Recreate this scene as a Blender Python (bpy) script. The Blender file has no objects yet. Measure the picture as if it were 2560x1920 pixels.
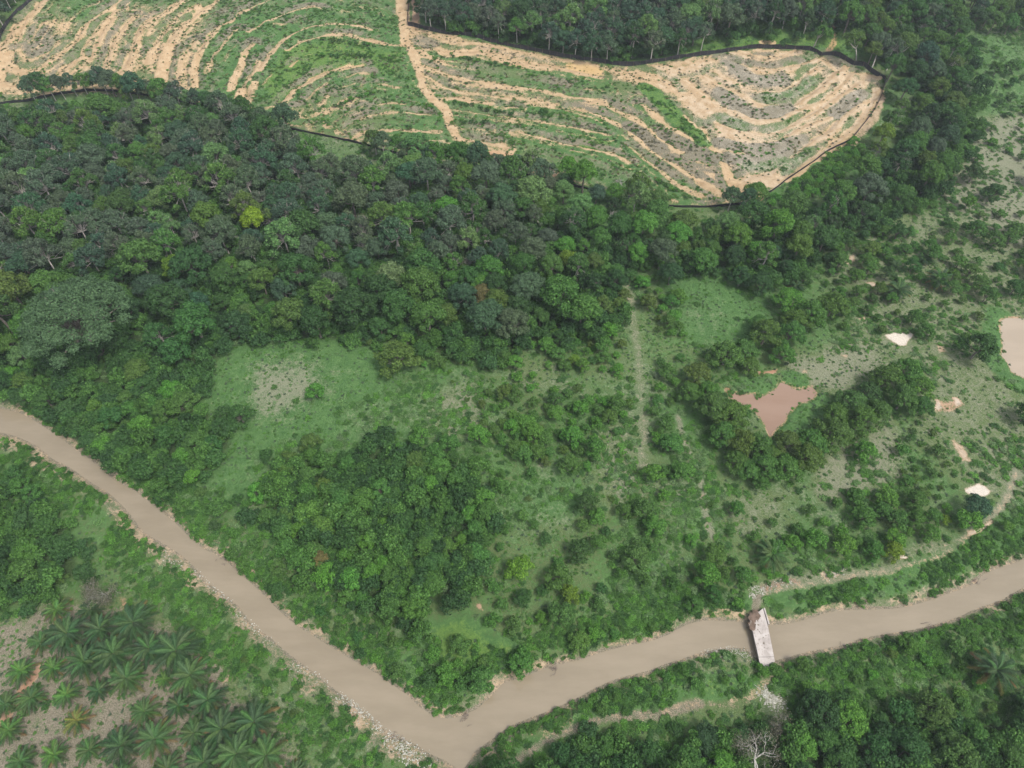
import bpy, math, random
import numpy as np
from math import radians, sin, cos, pi

# ------------------------------------------------------------------ camera, light, exposure
sc = bpy.context.scene
CH, PITCH, FPX = 150.0, radians(52.0), 1705.0      # flying height, downward tilt, focal length in photo pixels
cam_d = bpy.data.cameras.new('camera'); cam = bpy.data.objects.new('camera', cam_d)
sc.collection.objects.link(cam); sc.camera = cam
cam.location = (0, 0, CH); cam.rotation_euler = (pi/2 - PITCH, 0, 0)
cam_d.sensor_width = 36; cam_d.lens = 36*FPX/2560; cam_d.clip_end = 12000; cam_d.clip_start = 1
SUN_EL, SUN_AZ = radians(60), radians(128)           # azimuth clockwise from +Y
w = bpy.data.worlds.new('World'); sc.world = w; w.use_nodes = True
nt = w.node_tree; bg = nt.nodes['Background']
sky = nt.nodes.new('ShaderNodeTexSky'); sky.sky_type = 'NISHITA'; sky.sun_disc = False
sky.sun_elevation = SUN_EL; sky.sun_rotation = SUN_AZ; sky.air_density = 1.0; sky.dust_density = 3.5; sky.ozone_density = 1.0
veil = nt.nodes.new('ShaderNodeHueSaturation'); veil.inputs['Saturation'].default_value = .45     # thin even cloud
nt.links.new(sky.outputs[0], veil.inputs['Color']); nt.links.new(veil.outputs[0], bg.inputs[0]); bg.inputs[1].default_value = 0.125
sun_d = bpy.data.lights.new('sun', 'SUN'); sun_d.energy = 1.5; sun_d.angle = radians(11); sun_d.color = (1, .96, .9)
sun = bpy.data.objects.new('sun', sun_d); sc.collection.objects.link(sun)
sun.rotation_euler = (pi/2 - SUN_EL, 0, -SUN_AZ + pi)
sv = sc.view_settings; sv.view_transform = 'Standard'; sv.look = 'None'; sv.gamma = 1; sv.use_curve_mapping = False
sv.exposure = 1.12
try:
    sc.cycles.max_bounces = 5; sc.cycles.diffuse_bounces = 3; sc.cycles.transmission_bounces = 3; sc.cycles.glossy_bounces = 2
except Exception: pass

RNG = np.random.default_rng(7); random.seed(7)
K = 2560/2212.0
def D(*p): return [(x*K, y*K) for x, y in p]                        # traced on the overview
def Z(x0, y0, s, *p): return [(x0 + x/s, y0 + y/s) for x, y in p]   # traced on an enlargement

# ------------------------------------------------------------------ lie of the land
def sstep(a, b, x):
    t = np.clip((x - a)/(b - a), 0, 1); return t*t*(3 - 2*t)
def hill(x, y):
    x = np.asarray(x, float); y = np.asarray(y, float)
    h = 11*sstep(215, 350, y + 0.08*x)*(1 - .6*sstep(150, 230, x))
    h += 5.5*np.exp(-(((x-128)/38)**2 + ((y-322)/36)**2))
    h += 5.0*np.exp(-(((x+235)/45)**2 + ((y-322)/35)**2))
    h += 3.0*np.exp(-(((x+90)/80)**2 + ((y-190)/40)**2))
    return h
def at(px, py, z=None, up=0.0):
    """a point seen in the photograph -> its place in the world (on the land, or at a given level)"""
    px = np.asarray(px, float); py = np.asarray(py, float)
    rx = px - 1280; ry = FPX*cos(PITCH) + (960-py)*sin(PITCH); rz = -FPX*sin(PITCH) + (960-py)*cos(PITCH)
    zz = np.zeros_like(px) if z is None else np.full_like(px, z, dtype=float)
    for _ in range(14 if z is None else 1):
        t = (zz + up - CH)/rz; x = rx*t; y = ry*t
        if z is None: zz = .5*zz + .5*hill(x, y)
    return x, y
def W(pts, z=None, up=0.0):
    a = np.array(pts, float); x, y = at(a[:, 0], a[:, 1], z, up); return np.stack([x, y], 1)

def seg_dist(P, L, closed=False):
    """distance of points P to polyline L, with the vector from the nearest point"""
    best = np.full(len(P), 1e9); vec = np.zeros((len(P), 2))
    n = len(L); 
    for i in range(n if closed else n-1):
        a = L[i]; b = L[(i+1) % n]; ab = b-a; q = max(ab@ab, 1e-9)
        t = np.clip(((P-a)@ab)/q, 0, 1); v = P - (a + t[:, None]*ab); d = np.hypot(v[:, 0], v[:, 1])
        m = d < best; best[m] = d[m]; vec[m] = v[m]
    return best, vec
def inside(P, L):
    x, y = P[:, 0], P[:, 1]; c = np.zeros(len(P), bool); n = len(L)
    for i in range(n):
        x1, y1 = L[i]; x2, y2 = L[(i+1) % n]
        if y1 == y2: continue
        k = ((y1 > y) != (y2 > y)) & (x < (x2-x1)*(y-y1)/(y2-y1) + x1); c ^= k
    return c
def smooth_line(L, step=2.5):
    """Catmull-Rom through the traced points"""
    L = np.array(L, float); P = np.vstack([2*L[0]-L[1], L, 2*L[-1]-L[-2]]); out = []
    for i in range(1, len(P)-2):
        m = max(1, int(np.hypot(*(P[i+1]-P[i]))/step))
        for k in range(m):
            t = k/m; a, b, c, d = P[i-1], P[i], P[i+1], P[i+2]
            out.append(.5*((2*b) + (c-a)*t + (2*a-5*b+4*c-d)*t*t + (3*b-a-3*c+d)*t**3))
    out.append(L[-1]); return np.array(out)

# value noise on arrays
_nt = np.random.default_rng(3).random((256, 256))
def vn(x, y, s, o=0):
    x = x/s + 37.7*o; y = y/s + 91.3*o; xi = np.floor(x).astype(int); yi = np.floor(y).astype(int); fx = x-xi; fy = y-yi
    fx = fx*fx*(3-2*fx); fy = fy*fy*(3-2*fy)
    g = lambda i, j: _nt[i & 255, j & 255]
    return (g(xi, yi)*(1-fx)+g(xi+1, yi)*fx)*(1-fy) + (g(xi, yi+1)*(1-fx)+g(xi+1, yi+1)*fx)*fy
def fbm(x, y, s, o=0): return (vn(x, y, s, o)*.5 + vn(x, y, s/2.1, o+1)*.27 + vn(x, y, s/4.3, o+2)*.15 + vn(x, y, s/9, o+3)*.08)

# ------------------------------------------------------------------ traced outlines
NB = D((-60,870),(0,882),(45,893),(90,918),(130,945),(165,972),(215,1008),(255,1040),(300,1065),(330,1090),(375,1125),(410,1160),(440,1185),(480,1205),
  (520,1240),(560,1275),(600,1315),(640,1350),(680,1375),(720,1400),(780,1435),(815,1455),(850,1480),(880,1500),(905,1525),(935,1545),(965,1552),(1000,1545),
  (1030,1530),(1060,1505),(1085,1475),(1120,1465),(1160,1450),(1200,1435),(1250,1425),(1300,1408),(1350,1395),(1400,1385),(1440,1372),(1480,1350),(1520,1340),
  (1560,1341),(1600,1342),(1625,1345),(1661,1348),(1690,1349),(1742,1337),(1806,1319),(1895,1316),(1948,1312),(2001,1298),(2072,1273),(2107,1259),(2125,1238),(2212,1208),(2330,1165))
SB = D((-60,925),(0,935),(40,945),(85,968),(110,990),(150,1010),(200,1045),(240,1070),(280,1110),(310,1150),(345,1170),(375,1188),(410,1215),(440,1250),
  (480,1285),(515,1310),(540,1345),(580,1375),(620,1410),(660,1440),(700,1470),(735,1500),(770,1525),(810,1560),(850,1590),(890,1605),(930,1630),(960,1643),(985,1660),(997,1672),
  (1008,1655),(1025,1625),(1060,1600),(1100,1570),(1150,1550),(1200,1530),(1240,1512),(1300,1480),(1350,1462),(1400,1450),(1434,1436),(1480,1422),(1523,1408),(1580,1400),(1611,1401),
  (1633,1421),(1679,1426),(1746,1408),(1824,1394),(1859,1380),(1930,1368),(2001,1355),(2072,1333),(2107,1316),(2160,1298),(2212,1270),(2330,1225))
WL = -1.5
RIVER = np.vstack([smooth_line(W(NB, WL), 2), smooth_line(W(SB, WL), 2)[::-1]])
zp = lambda *p: Z(1660, 620, 2.457, *p)
PL = -0.7
POND = W(zp((375,858),(440,890),(500,900),(560,893),(610,912),(650,888),(690,860),(715,822),(760,840),(800,865),(850,865),(910,850),(938,888),(920,925),(880,945),(840,950),
  (800,985),(762,1020),(740,1070),(700,1100),(670,1130),(650,1165),(620,1090),(590,1040),(540,990),(500,980),(440,945),(400,920)), PL)
POND2 = W(zp((2065,450),(2100,428),(2212,432),(2400,440),(2500,600),(2400,800),(2300,815),(2212,800),(2130,760),(2110,710),(2070,660),(2080,600),(2065,520)), PL)

# ------------------------------------------------------------------ the ground sheet
def axis(lo, hi, step_fn, far):
    a = [lo]
    while a[-1] < hi: a.append(a[-1] + step_fn(a[-1]))
    up_ = [a[-1]]; s = 4.0
    while up_[-1] < far: up_.append(up_[-1]+s); s *= 1.5
    dn = [a[0]]; s = 4.0
    while dn[-1] > -far: dn.append(dn[-1]-s); s *= 1.5
    return np.array(dn[:0:-1] + a + up_[1:])
xs = axis(-275, 275, lambda v: .62, 6000); ys = axis(12, 372, lambda v: .36 + .0011*v, 6000)
GX, GY = np.meshgrid(xs, ys); NX, NY = len(xs), len(ys)
P = np.stack([GX.ravel(), GY.ravel()], 1); X, Y = P[:, 0], P[:, 1]
near = (X > -280) & (X < 280) & (Y > 8) & (Y < 378)
H = hill(X, Y) + (fbm(X, Y, 30, 1)-.5)*1.2 + (fbm(X, Y, 6, 2)-.5)*.5
SOIL, BRUSH, LUSH, PALE, SAND, RED, DARK, YEL = range(8)
M = np.zeros((8, len(P)), np.float32)
jx = (fbm(X, Y, 9, 5)-.5)*5; jy = (fbm(X, Y, 9, 6)-.5)*5
Pj = P + np.stack([jx, jy], 1)*.8; Pk = P + np.stack([jx, jy], 1)*.35
def sel(L, pad, pts): 
    m = (pts[:, 0] > L[:, 0].min()-pad) & (pts[:, 0] < L[:, 0].max()+pad) & (pts[:, 1] > L[:, 1].min()-pad) & (pts[:, 1] < L[:, 1].max()+pad)
    return np.nonzero(m)[0]
def area(L, ch, val, soft=3.0, amt=1.0, pts=None):
    pts = Pj if pts is None else pts
    L = np.asarray(L); i = sel(L, soft+1, pts); q = pts[i]
    d, _ = seg_dist(q, L, True); s = np.where(inside(q, L), d, -d); wgt = sstep(-soft/2, soft/2, s)*amt
    for c, v in (zip(ch, val) if isinstance(ch, (list, tuple)) else [(ch, val)]): M[c, i] = M[c, i]*(1-wgt) + v*wgt
def line(L, width, ch, val, soft=1.0, amt=1.0, pts=None):
    pts = Pk if pts is None else pts
    L = smooth_line(L); i = sel(L, width+soft+1, pts); q = pts[i]; d, _ = seg_dist(q, L)
    hw = width/2*(.75+.5*vn(q[:, 0], q[:, 1], 7, 9)); wgt = (1 - sstep(hw-soft*.5, hw+soft, d))*amt
    for c, v in (zip(ch, val) if isinstance(ch, (list, tuple)) else [(ch, val)]): M[c, i] = M[c, i]*(1-wgt) + v*wgt

M[LUSH] = .35 + .5*(fbm(X, Y, 22, 11)-.2); M[PALE] = .75*np.clip(fbm(X, Y, 14, 12)*1.6-.55, 0, 1)
# the two meadows and other fields
area(W(D((420,860),(480,740),(560,720),(700,715),(800,745),(830,830),(900,850),(880,960),(760,990),(640,950),(560,1000),(530,1090),(460,1060),(470,960),(500,900))), [LUSH, PALE], [1, .12], 12)
area(W(D((545,800),(600,780),(680,790),(690,850),(640,880),(600,905),(540,890))), PALE, .78, 15)
for cx, cy, r in ((735,805,20),(710,845,14),(640,760,12),(900,905,16),(740,880,10)): area(W(D((cx-r,cy),(cx,cy-r*.6),(cx+r,cy),(cx,cy+r*.7))), PALE, .45, 9)
area(W(D((720,900),(830,840),(960,880),(1010,960),(960,960),(880,940),(760,960))), [LUSH, PALE], [.6, .35], 10)
area(W(D((1430,590),(1540,580),(1600,630),(1670,640),(1660,690),(1600,740),(1500,735),(1460,680))), [LUSH, PALE], [1, .12], 8)
area(W(D((1450,670),(1560,650),(1600,700),(1520,740))), PALE, .35, 8)
area(W(D((1640,470),(1800,540),(1860,640),(1820,760),(1900,800),(2010,830),(2000,960),(2120,1060),(2212,1100),(2400,1000),(2400,150),(2212,60),(2110,60),(2090,300),(1990,420),(1850,470))), [LUSH, PALE], [.25, .5], 14)
area(W(D((2010,330),(2120,260),(2240,240),(2240,560),(2120,470),(1990,440))), [PALE, BRUSH, LUSH], [.85, .25, .1], 14)
area(W(D((2090,60),(2212,80),(2240,230),(2100,260))), [PALE, LUSH], [.3, .7], 12)
area(W(D((1700,770),(1850,740),(1900,790),(1830,850),(1760,840),(1690,810))), [PALE, LUSH], [.75, .1], 8)
area(W(D((1760,1000),(1850,960),(1930,900),(1950,1030),(1860,1060),(1770,1080))), [PALE, LUSH], [.7, .1], 8)
area(W(D((1990,820),(2160,800),(2212,870),(2240,1050),(2100,1080),(2060,980),(2000,920))), [PALE, LUSH], [.5, .3], 10)
area(W(D((1300,930),(1395,900),(1400,1070),(1320,1090),(1280,1040))), [PALE, LUSH], [.55, .3], 10)
area(W(D((1080,1070),(1240,1030),(1260,1110),(1110,1130))), [PALE, LUSH], [.3, .7], 8)
area(W(D((1030,810),(930,860),(960,960),(1040,920))), [PALE, LUSH], [.6, .35], 10)
area(W(D((1560,1060),(1720,1060),(1690,1150),(1600,1180),(1550,1120))), [PALE, LUSH], [.5, .4], 10)
# palm plantation floor
PALMS_G = W(D((-80,1350),(60,1330),(120,1300),(260,1310),(330,1330),(420,1400),(480,1440),(540,1530),(640,1620),(700,1720),(-80,1760)))
area(PALMS_G, [PALE, LUSH, BRUSH], [.62, .05, .72], 6)
for cx, cy, r in ((190,1490,16),(150,1530,14),(10,1640,14),(215,1515,12)): area(W(D((cx-r,cy),(cx,cy-r*.7),(cx+r,cy),(cx,cy+r*.7))), SAND, .45, 6)
line(W(Z(0,1240,2.44,(240,1050),(150,1170),(90,1260),(20,1370),(-40,1420))), 1.6, [SOIL, RED], [.9, .5], .8)
# forest floor
FLOOR = [D((-100,250),(0,262),(100,245),(230,235),(350,250),(470,262),(600,320),(760,390),(1000,430),(1200,480),(1420,520),(1640,500),(1700,480),(1850,440),(1940,330),(1990,240),(1990,200),(1900,120),(1860,60),(2080,60),(2110,200),(2090,330),(2000,450),(1850,500),(1690,620),(1560,590),(1400,580),(1340,620),(1330,740),(1000,780),(860,740),(560,730),(480,760),(400,900),(500,960),(430,1040),(300,1050),(120,930),(-100,870)),
  D((560,1120),(620,1000),(900,960),(1060,1060),(1050,1250),(900,1340),(680,1270)), D((1060,1740),(1300,1610),(1600,1590),(1800,1530),(2100,1550),(2300,1550),(2300,1800)), D((-80,1030),(40,1050),(140,1130),(180,1250),(60,1300),(-80,1320))]
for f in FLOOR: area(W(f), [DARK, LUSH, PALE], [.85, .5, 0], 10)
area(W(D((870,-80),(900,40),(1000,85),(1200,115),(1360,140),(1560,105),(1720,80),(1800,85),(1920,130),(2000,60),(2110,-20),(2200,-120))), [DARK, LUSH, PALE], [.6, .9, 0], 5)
line(W(D((905,70),(1000,88),(1200,120),(1360,138),(1560,108),(1700,92),(1800,95))), 5, [DARK, LUSH, YEL], [.1, 1, .5], 2)
line(W(D((1500,95),(1640,72),(1760,60),(1850,85))), 18, [DARK, LUSH, YEL], [.1, 1, .6], 6, .8)

# ---- the cleared and terraced slopes
FTOP = Z(980,0,4.254,(170,275),(450,340),(640,370),(850,390),(1050,450),(1300,510),(1600,570),(1900,620)) + Z(1480,0,4.254,(0,650),(370,700),(700,655),(1000,615),(1300,570),(1650,520)) + \
  Z(1800,60,4.254,(400,260),(700,265),(950,275),(1080,320),(1200,330),(1330,380),(1420,430),(1520,450),(1600,500),(1700,550),(1750,600),(1735,700),(1700,800))
FRIGHT = Z(1800,60,4.254,(1700,800),(1640,920),(1520,1080),(1400,1220),(1300,1290),(1150,1350),(1000,1470),(800,1600)) + Z(1340,250,3.403,(1900,850))
FSOUTH = Z(1340,250,3.403,(1900,850),(1720,885),(1500,905),(1250,910),(1010,895)) + [(1560,495),(1450,470),(1330,440),(1200,420),(1080,405),(952,376)]
FLEFT = Z(480,0,4.254,(2010,1600),(1800,1540),(1600,1490),(1420,1450),(1180,1400)) + [(700,318),(620,300),(540,275),(430,250),(350,238)] + Z(0,0,4.254,(1270,980),(950,970),(600,1005),(300,1070),(-60,1110))
FWEST = Z(0,0,4.254,(-60,520),(0,420),(40,330),(150,180),(250,90),(350,0),(430,-60))
FNORTH = [(1020,65),(1021,30),(1022,-10)]
CLEARED = W([(95,-60),(82,0)] + FWEST[1:5][::-1] + [(-40,140),(-70,260)] + FLEFT[::-1] + FSOUTH[::-1][1:] + FRIGHT[::-1][1:] + FTOP[::-1][1:] + [(1021,-60)])
area(CLEARED, [DARK, LUSH, PALE, BRUSH, SOIL, YEL], [0, .55, .2, .36, .18, .34], 1.5, 1, P)
i = sel(CLEARED, 0, P); q = P[i]; k = i[inside(q, CLEARED)]
M[LUSH, k] += .5*(fbm(X[k], Y[k], 18, 21)-.5); M[BRUSH, k] += .9*(fbm(X[k], Y[k], 12, 22)-.5); M[SOIL, k] += .35*(fbm(X[k], Y[k], 10, 23)-.5)
def zone(px, **kw):
    names = dict(soil=SOIL, brush=BRUSH, lush=LUSH, pale=PALE, sand=SAND, red=RED, dark=DARK, yel=YEL); s = kw.pop('soft', 8)
    area(W(px), [names[a] for a in kw], list(kw.values()), s)
z1 = lambda *p: Z(0,0,4.254,*p); z2 = lambda *p: Z(480,0,4.254,*p); z3 = lambda *p: Z(980,0,4.254,*p); z4 = lambda *p: Z(1480,0,4.254,*p); z5 = lambda *p: Z(1800,60,4.254,*p); z6 = lambda *p: Z(1340,250,3.403,*p)
zone(z1((0,560),(200,200),(600,200),(900,250),(1300,100),(2200,0),(2212,300),(2000,1000),(1500,1000),(600,1000),(0,1000)), soil=.68, brush=.42, lush=.25, soft=10)
zone(z1((300,300),(560,280),(560,560),(330,620),(260,500)), brush=.8, soil=.2, soft=6)
zone(z2((400,100),(1400,0),(2100,60),(2180,400),(2212,900),(1400,900),(900,1200),(300,1000),(400,400)), soil=.08, lush=.8, brush=.25, yel=.3, soft=10)
zone(z2((1000,480),(1500,420),(2212,560),(2212,760),(1500,700),(1150,900),(850,1150),(750,900)), lush=1, yel=.6, soil=0, brush=.1, soft=6)
zone(z3((0,500),(200,560),(330,950),(560,1180),(600,1400),(0,1600)), soil=.05, lush=.75, brush=.3, soft=6)
zone(z3((180,300),(600,360),(1000,460),(1500,560),(2212,680),(2212,850),(1500,720),(1000,610),(600,500),(300,560)), soil=.95, lush=.1, brush=.2, soft=3)
zone(z3((300,560),(700,760),(1400,1000),(2212,1080),(2212,1150),(1200,1080),(420,1000)), soil=.5, brush=.6, lush=.25, soft=5)
zone(z4((0,700),(500,720),(900,640),(1300,600),(1700,540),(2212,540),(2212,1600),(1400,1640),(1180,1450),(900,1000),(500,900),(0,760)), soil=.75, brush=.45, lush=.12, pale=.2, soft=5)
zone(z5((0,330),(300,280),(1000,300),(1350,440),(1700,600),(1720,800),(1600,950),(1150,1340),(900,1500),(600,1750),(300,1700),(100,1500),(0,1200)), soil=.82, brush=.35, lush=.05, pale=.2, soft=4)
zone(z6((0,200),(600,220),(900,500),(1400,880),(1000,900),(400,500),(0,450)), soil=.12, brush=.35, lush=.7, soft=6)
zone(z6((640,180),(900,200),(1250,250),(1450,450),(1700,800),(1500,850),(1100,560),(800,330)), soil=.3, brush=.8, lush=.2, soft=6)
zone(z5((250,300),(850,320),(900,380),(500,430),(280,400)), brush=.75, soil=.4, pale=.5, soft=3)
STREAK = True
# benches: (points, width m, soil strength)
BENCH = [
 (z1((500,-20),(400,80),(300,170),(200,270),(100,400),(40,500),(10,620),(-20,760),(-60,860)), 4.6, 1.0),
 (z1((90,560),(90,660),(160,740),(270,765),(400,725),(500,660),(600,600),(700,520),(800,440),(870,350),(950,230),(1050,150),(1180,80),(1320,-20)), 3.4, 1.0),
 (z1((190,520),(240,600),(330,640),(420,600),(540,540),(620,430)), 2.2, .7), (z1((200,440),(230,350),(280,260),(300,200)), 2.2, .6), (z1((330,450),(390,330),(470,230)), 1.8, .6),
 (z1((-60,880),(150,920),(350,905),(500,870),(620,780),(740,690),(850,600)), 5.0, .95),
 (z1((840,620),(900,500),(1000,370),(1080,260),(1150,180),(1240,110)), 3.0, .8),
 (z1((960,640),(1010,530),(1060,420),(1130,300),(1220,190)), 3.2, .9), (z1((940,800),(1060,800),(1180,570),(1230,420),(1300,320),(1420,170)), 3.4, .8),
 (z1((1290,790),(1380,620),(1440,470),(1500,300),(1600,200),(1750,130),(1860,50),(2000,-30)), 4.2, 1.0),
 (z1((1710,840),(1760,600),(1830,420),(1920,280),(2050,180),(2212,70),(2300,0)), 4.2, 1.0),
 (z1((1600,650),(1660,480),(1740,350),(1820,250),(1950,130),(2100,40)), 2.8, .85),
 (z1((960,900),(1300,860),(1700,900),(2000,950)), 4.5, .7), (z1((1940,900),(1960,650),(2080,420)), 2.2, .6),
 (z2((20,940),(20,740),(60,600),(170,400),(260,290),(420,200),(560,100),(700,40),(850,-10)), 3.2, .95),
 (z2((150,770),(200,650),(300,490),(400,370),(480,300)), 2.2, .75), (z2((400,960),(480,770),(560,560),(640,460)), 3.0, .9), (z2((330,640),(390,540),(450,480)), 2.0, .6),
 (z2((600,330),(680,290),(800,220),(950,160),(1100,110),(1250,80),(1380,95)), 2.4, .9),
 (z2((500,1080),(530,940),(600,830),(660,740),(710,640)), 3.2, .85), (z2((560,1120),(640,960),(680,860)), 3.6, .8), (z2((600,1130),(700,1170),(800,1130)), 4, .7),
 (z2((720,740),(800,600),(900,480),(1050,370),(1250,290),(1450,260),(1650,255),(1800,280),(1900,320)), 2.4, .95),
 (z2((1030,520),(1150,440),(1350,390),(1500,365),(1650,370),(1850,420),(2050,460),(2250,495)), 2.6, .95),
 (z2((890,1120),(1000,1050),(1080,940),(1180,900),(1260,860),(1350,790),(1500,740),(1650,710),(1800,690)), 4.0, .85), (z2((1250,1050),(1320,960),(1430,880)), 2.4, .8),
 (z2((1120,1140),(1240,1110),(1250,1180)), 3, .5), (z2((760,900),(800,830),(850,780)), 1.8, .7), (z2((1060,690),(1130,630)), 1.5, .8), (z2((1200,580),(1260,565)), 1.5, .7),
 (z2((1590,925),(1740,880)), 1.8, .8), (z2((1980,885),(2140,915),(2212,920)), 2.0, .8), (z2((1380,1100),(1440,1010)), 2.6, .8), (z2((1480,1140),(1600,1060),(1680,1030)), 2.4, .8),
 (z2((1500,1300),(1650,1190),(1800,1130)), 2.2, .6), (z2((1620,1370),(1750,1280),(1900,1210),(2050,1190),(2260,1190),(2520,1215)), 2.6, .75),
 (z2((1740,1450),(1900,1390),(2100,1385),(2260,1385),(2640,1400)), 3.0, .85), (z2((1650,820),(1760,770),(1870,780)), 2.6, .75), (z2((1980,1100),(2100,1080),(2250,1090)), 2.0, .8),
 (z2((1750,1290),(2000,1260),(2300,1300)), 2.2, .45), (z2((900,250),(980,250)), 3.5, .7), (z2((1040,240),(1150,220)), 2.2, .6), (z2((1800,30),(1900,60),(2000,80),(2100,150)), 3, .55),
 (z2((0,190),(100,80),(260,-10)), 4, .9),
 (z3((330,700),(500,770),(800,840),(1100,890),(1500,950),(1800,1010),(2250,1075)), 2.6, .95), (z3((340,800),(600,930),(900,990),(1200,1040),(1500,1070),(1760,1110)), 2.2, .85),
 (z3((560,1040),(700,1035),(850,1070),(1050,1100)), 3.4, .95), (z3((640,1155),(900,1200),(1300,1250),(1700,1320),(2212,1410)), 1.8, .7), (z3((1180,1130),(1340,1145)), 1.6, .7),
 (z3((640,1320),(760,1360),(1000,1370)), 3, .6), (z3((1340,1400),(1640,1470),(1900,1540),(2212,1600)), 2.4, .8), (z3((700,1450),(900,1500),(1100,1530),(1250,1580)), 3.2, .85),
 (z3((1900,1140),(2212,1220)), 1.8, .8), (z3((2050,950),(2240,970)), 1.8, .7), (z3((380,480),(600,560),(900,560),(1300,660),(1800,740),(2212,820)), 4.5, .95),
 (z6((0,310),(200,350),(400,390),(550,430),(700,480),(800,540)), 1.8, .85), (z6((0,170),(320,240),(500,270),(620,300)), 1.8, .8),
 (z6((330,70),(500,120),(640,180),(750,240),(850,310),(950,400),(1030,470),(1150,540),(1250,600),(1400,700),(1550,790)), 2.6, .9),
 (z6((500,20),(650,70),(800,140),(920,210),(1020,300),(1100,350),(1180,420),(1230,440)), 3.6, .95), (z6((900,40),(1000,110),(1100,190),(1200,260),(1320,330),(1420,400)), 3.0, .9),
 (z6((800,400),(900,480),(1000,560),(1100,640),(1200,720),(1350,790),(1420,815)), 1.8, .8), (z6((1000,770),(1100,820),(1200,860)), 2.2, .7), (z6((990,860),(1150,870)), 2.4, .6),
 (z6((1260,130),(1380,230)), 1.6, .9), (z6((1400,240),(1450,350),(1540,450),(1600,540),(1650,640),(1720,720),(1780,780),(1920,800)), 4.8, 1.0), (z6((1380,520),(1480,540)), 2.6, .8),
 (z4((500,760),(700,810),(830,900),(880,960)), 2.2, .9), (z4((1000,850),(1150,980),(1250,1060),(1400,1160)), 3.8, 1.0), (z4((1200,800),(1400,930),(1560,1010),(1700,1060),(1900,1110),(2060,1120)), 2.6, .95),
 (z4((1400,630),(1550,680),(1700,730),(1900,760),(2100,730),(2212,690)), 3.0, 1.0), (z4((1290,740),(1450,850),(1560,890)), 2.2, .9), (z4((1440,1110),(1600,1200),(1700,1280)), 2.0, .9),
 (z4((1330,1290),(1550,1390),(1800,1420),(2000,1400)), 2.4, .95),
 (z5((100,390),(300,460),(550,490),(800,440),(1000,370)), 3.0, 1), (z5((250,680),(450,730),(650,720),(850,620),(1030,460)), 2.4, 1), (z5((400,840),(600,870),(800,870),(900,800),(1050,700),(1200,560),(1350,440)), 3.4, 1),
 (z5((200,920),(400,1010),(600,1010),(750,950),(950,880),(1150,780),(1330,620),(1420,500)), 2.8, 1), (z5((0,1060),(300,1150),(500,1170),(700,1110),(900,1020),(1100,900),(1300,760),(1500,620)), 3.6, 1),
 (z5((450,1270),(650,1240),(800,1150),(1000,1060),(1200,980),(1450,780)), 2.6, 1), (z5((800,1430),(1000,1250),(1200,1130),(1350,950),(1600,800)), 3.6, 1), (z5((0,1310),(250,1360),(420,1370)), 1.8, .9),
 (z5((700,1640),(1000,1440),(1200,1300),(1400,1150),(1560,980),(1660,830),(1700,700)), 4.5, 1), (z5((1050,360),(1250,480),(1400,520),(1650,560)), 4, .8), (z5((200,1660),(500,1620),(700,1500)), 6, .85),
]
far_ = np.full(len(k), 1e9)
for px, wd, st in BENCH:
    L = smooth_line(W(px), 3); q = P[k]; j = sel(L, 14, q); d, _ = seg_dist(q[j], L); far_[j] = np.minimum(far_[j], d)
far_ = np.minimum(far_, 30); wob = far_ + 2.2*fbm(X[k], Y[k], 9, 91); st1 = vn(wob, X[k]*.03, 1.15, 3)-.5; st2 = vn(wob, X[k]*.03, 1.6, 5)-.5
M[SOIL, k] = np.clip(M[SOIL, k]+.42*st1*(.4+M[SOIL, k]*1.4)+.5*sstep(.12, .4, st1)*(.35+1.1*M[SOIL, k]), 0, 1); M[BRUSH, k] = np.clip(M[BRUSH, k]+.35*st2, 0, 1); M[LUSH, k] = np.clip(M[LUSH, k]-.35*st2, 0, 1)
kn = k[X[k] > 60]; M[SOIL, kn] = np.clip(M[SOIL, kn]*1.12, 0, 1); M[SAND, kn] = np.maximum(M[SAND, kn], .46*M[SOIL, kn])
ROAD = z3((120,-40),(120,150),(135,300),(160,450),(230,580),(280,760),(350,950),(450,1070),(560,1160),(590,1260),(650,1380),(730,1500),(790,1620))
for px, wd, st in BENCH:
    L = smooth_line(W(px)); i = sel(L, 9, Pk); q = Pk[i]; d, v = seg_dist(q, L)
    e = .5; gx = (hill(q[:, 0]+e, q[:, 1])-hill(q[:, 0]-e, q[:, 1])); gy = (hill(q[:, 0], q[:, 1]+e)-hill(q[:, 0], q[:, 1]-e)); g = np.hypot(gx, gy)+1e-6
    s = np.sign(v[:, 0]*gx + v[:, 1]*gy)*d; hw = wd/2
    dz = np.where(np.abs(s) < hw, -s/hw, -np.sign(s)*np.exp(-(np.abs(s)-hw)/1.1))*min(1.0, .3*wd)*np.where(s < 0, .35, 1.0)
    H[i] += dz*(d < 8)
    br = sstep(hw*.8, hw*1.2, s)*(1-sstep(hw+2.2, hw+5.5, s)); n2 = vn(q[:, 0], q[:, 1], 13, 31)
    M[BRUSH, i] = np.maximum(M[BRUSH, i], br*(.10+.80*n2)); M[SOIL, i] *= 1-.7*br*(1-.5*n2)
def ragged(L, width, ch, val, amt):
    L = smooth_line(L); i = sel(L, width+3, Pk); q = Pk[i]; d, v = seg_dist(q, L); hw = width/2*(.45+1.0*vn(q[:, 0], q[:, 1], 4.5, 81))
    wgt = (1-sstep(hw-.6, hw+1.0, d))*amt*(.7+.3*sstep(.25, .6, fbm(q[:, 0], q[:, 1], 5, 83)))
    for c, v in zip(ch, val): M[c, i] = M[c, i]*(1-wgt)+v*wgt
for px, wd, st in BENCH: ragged(W(px), wd*.95, [SOIL, BRUSH, LUSH], [min(1.0, st+.1), .1, .25], min(1, st*1.05))
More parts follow.
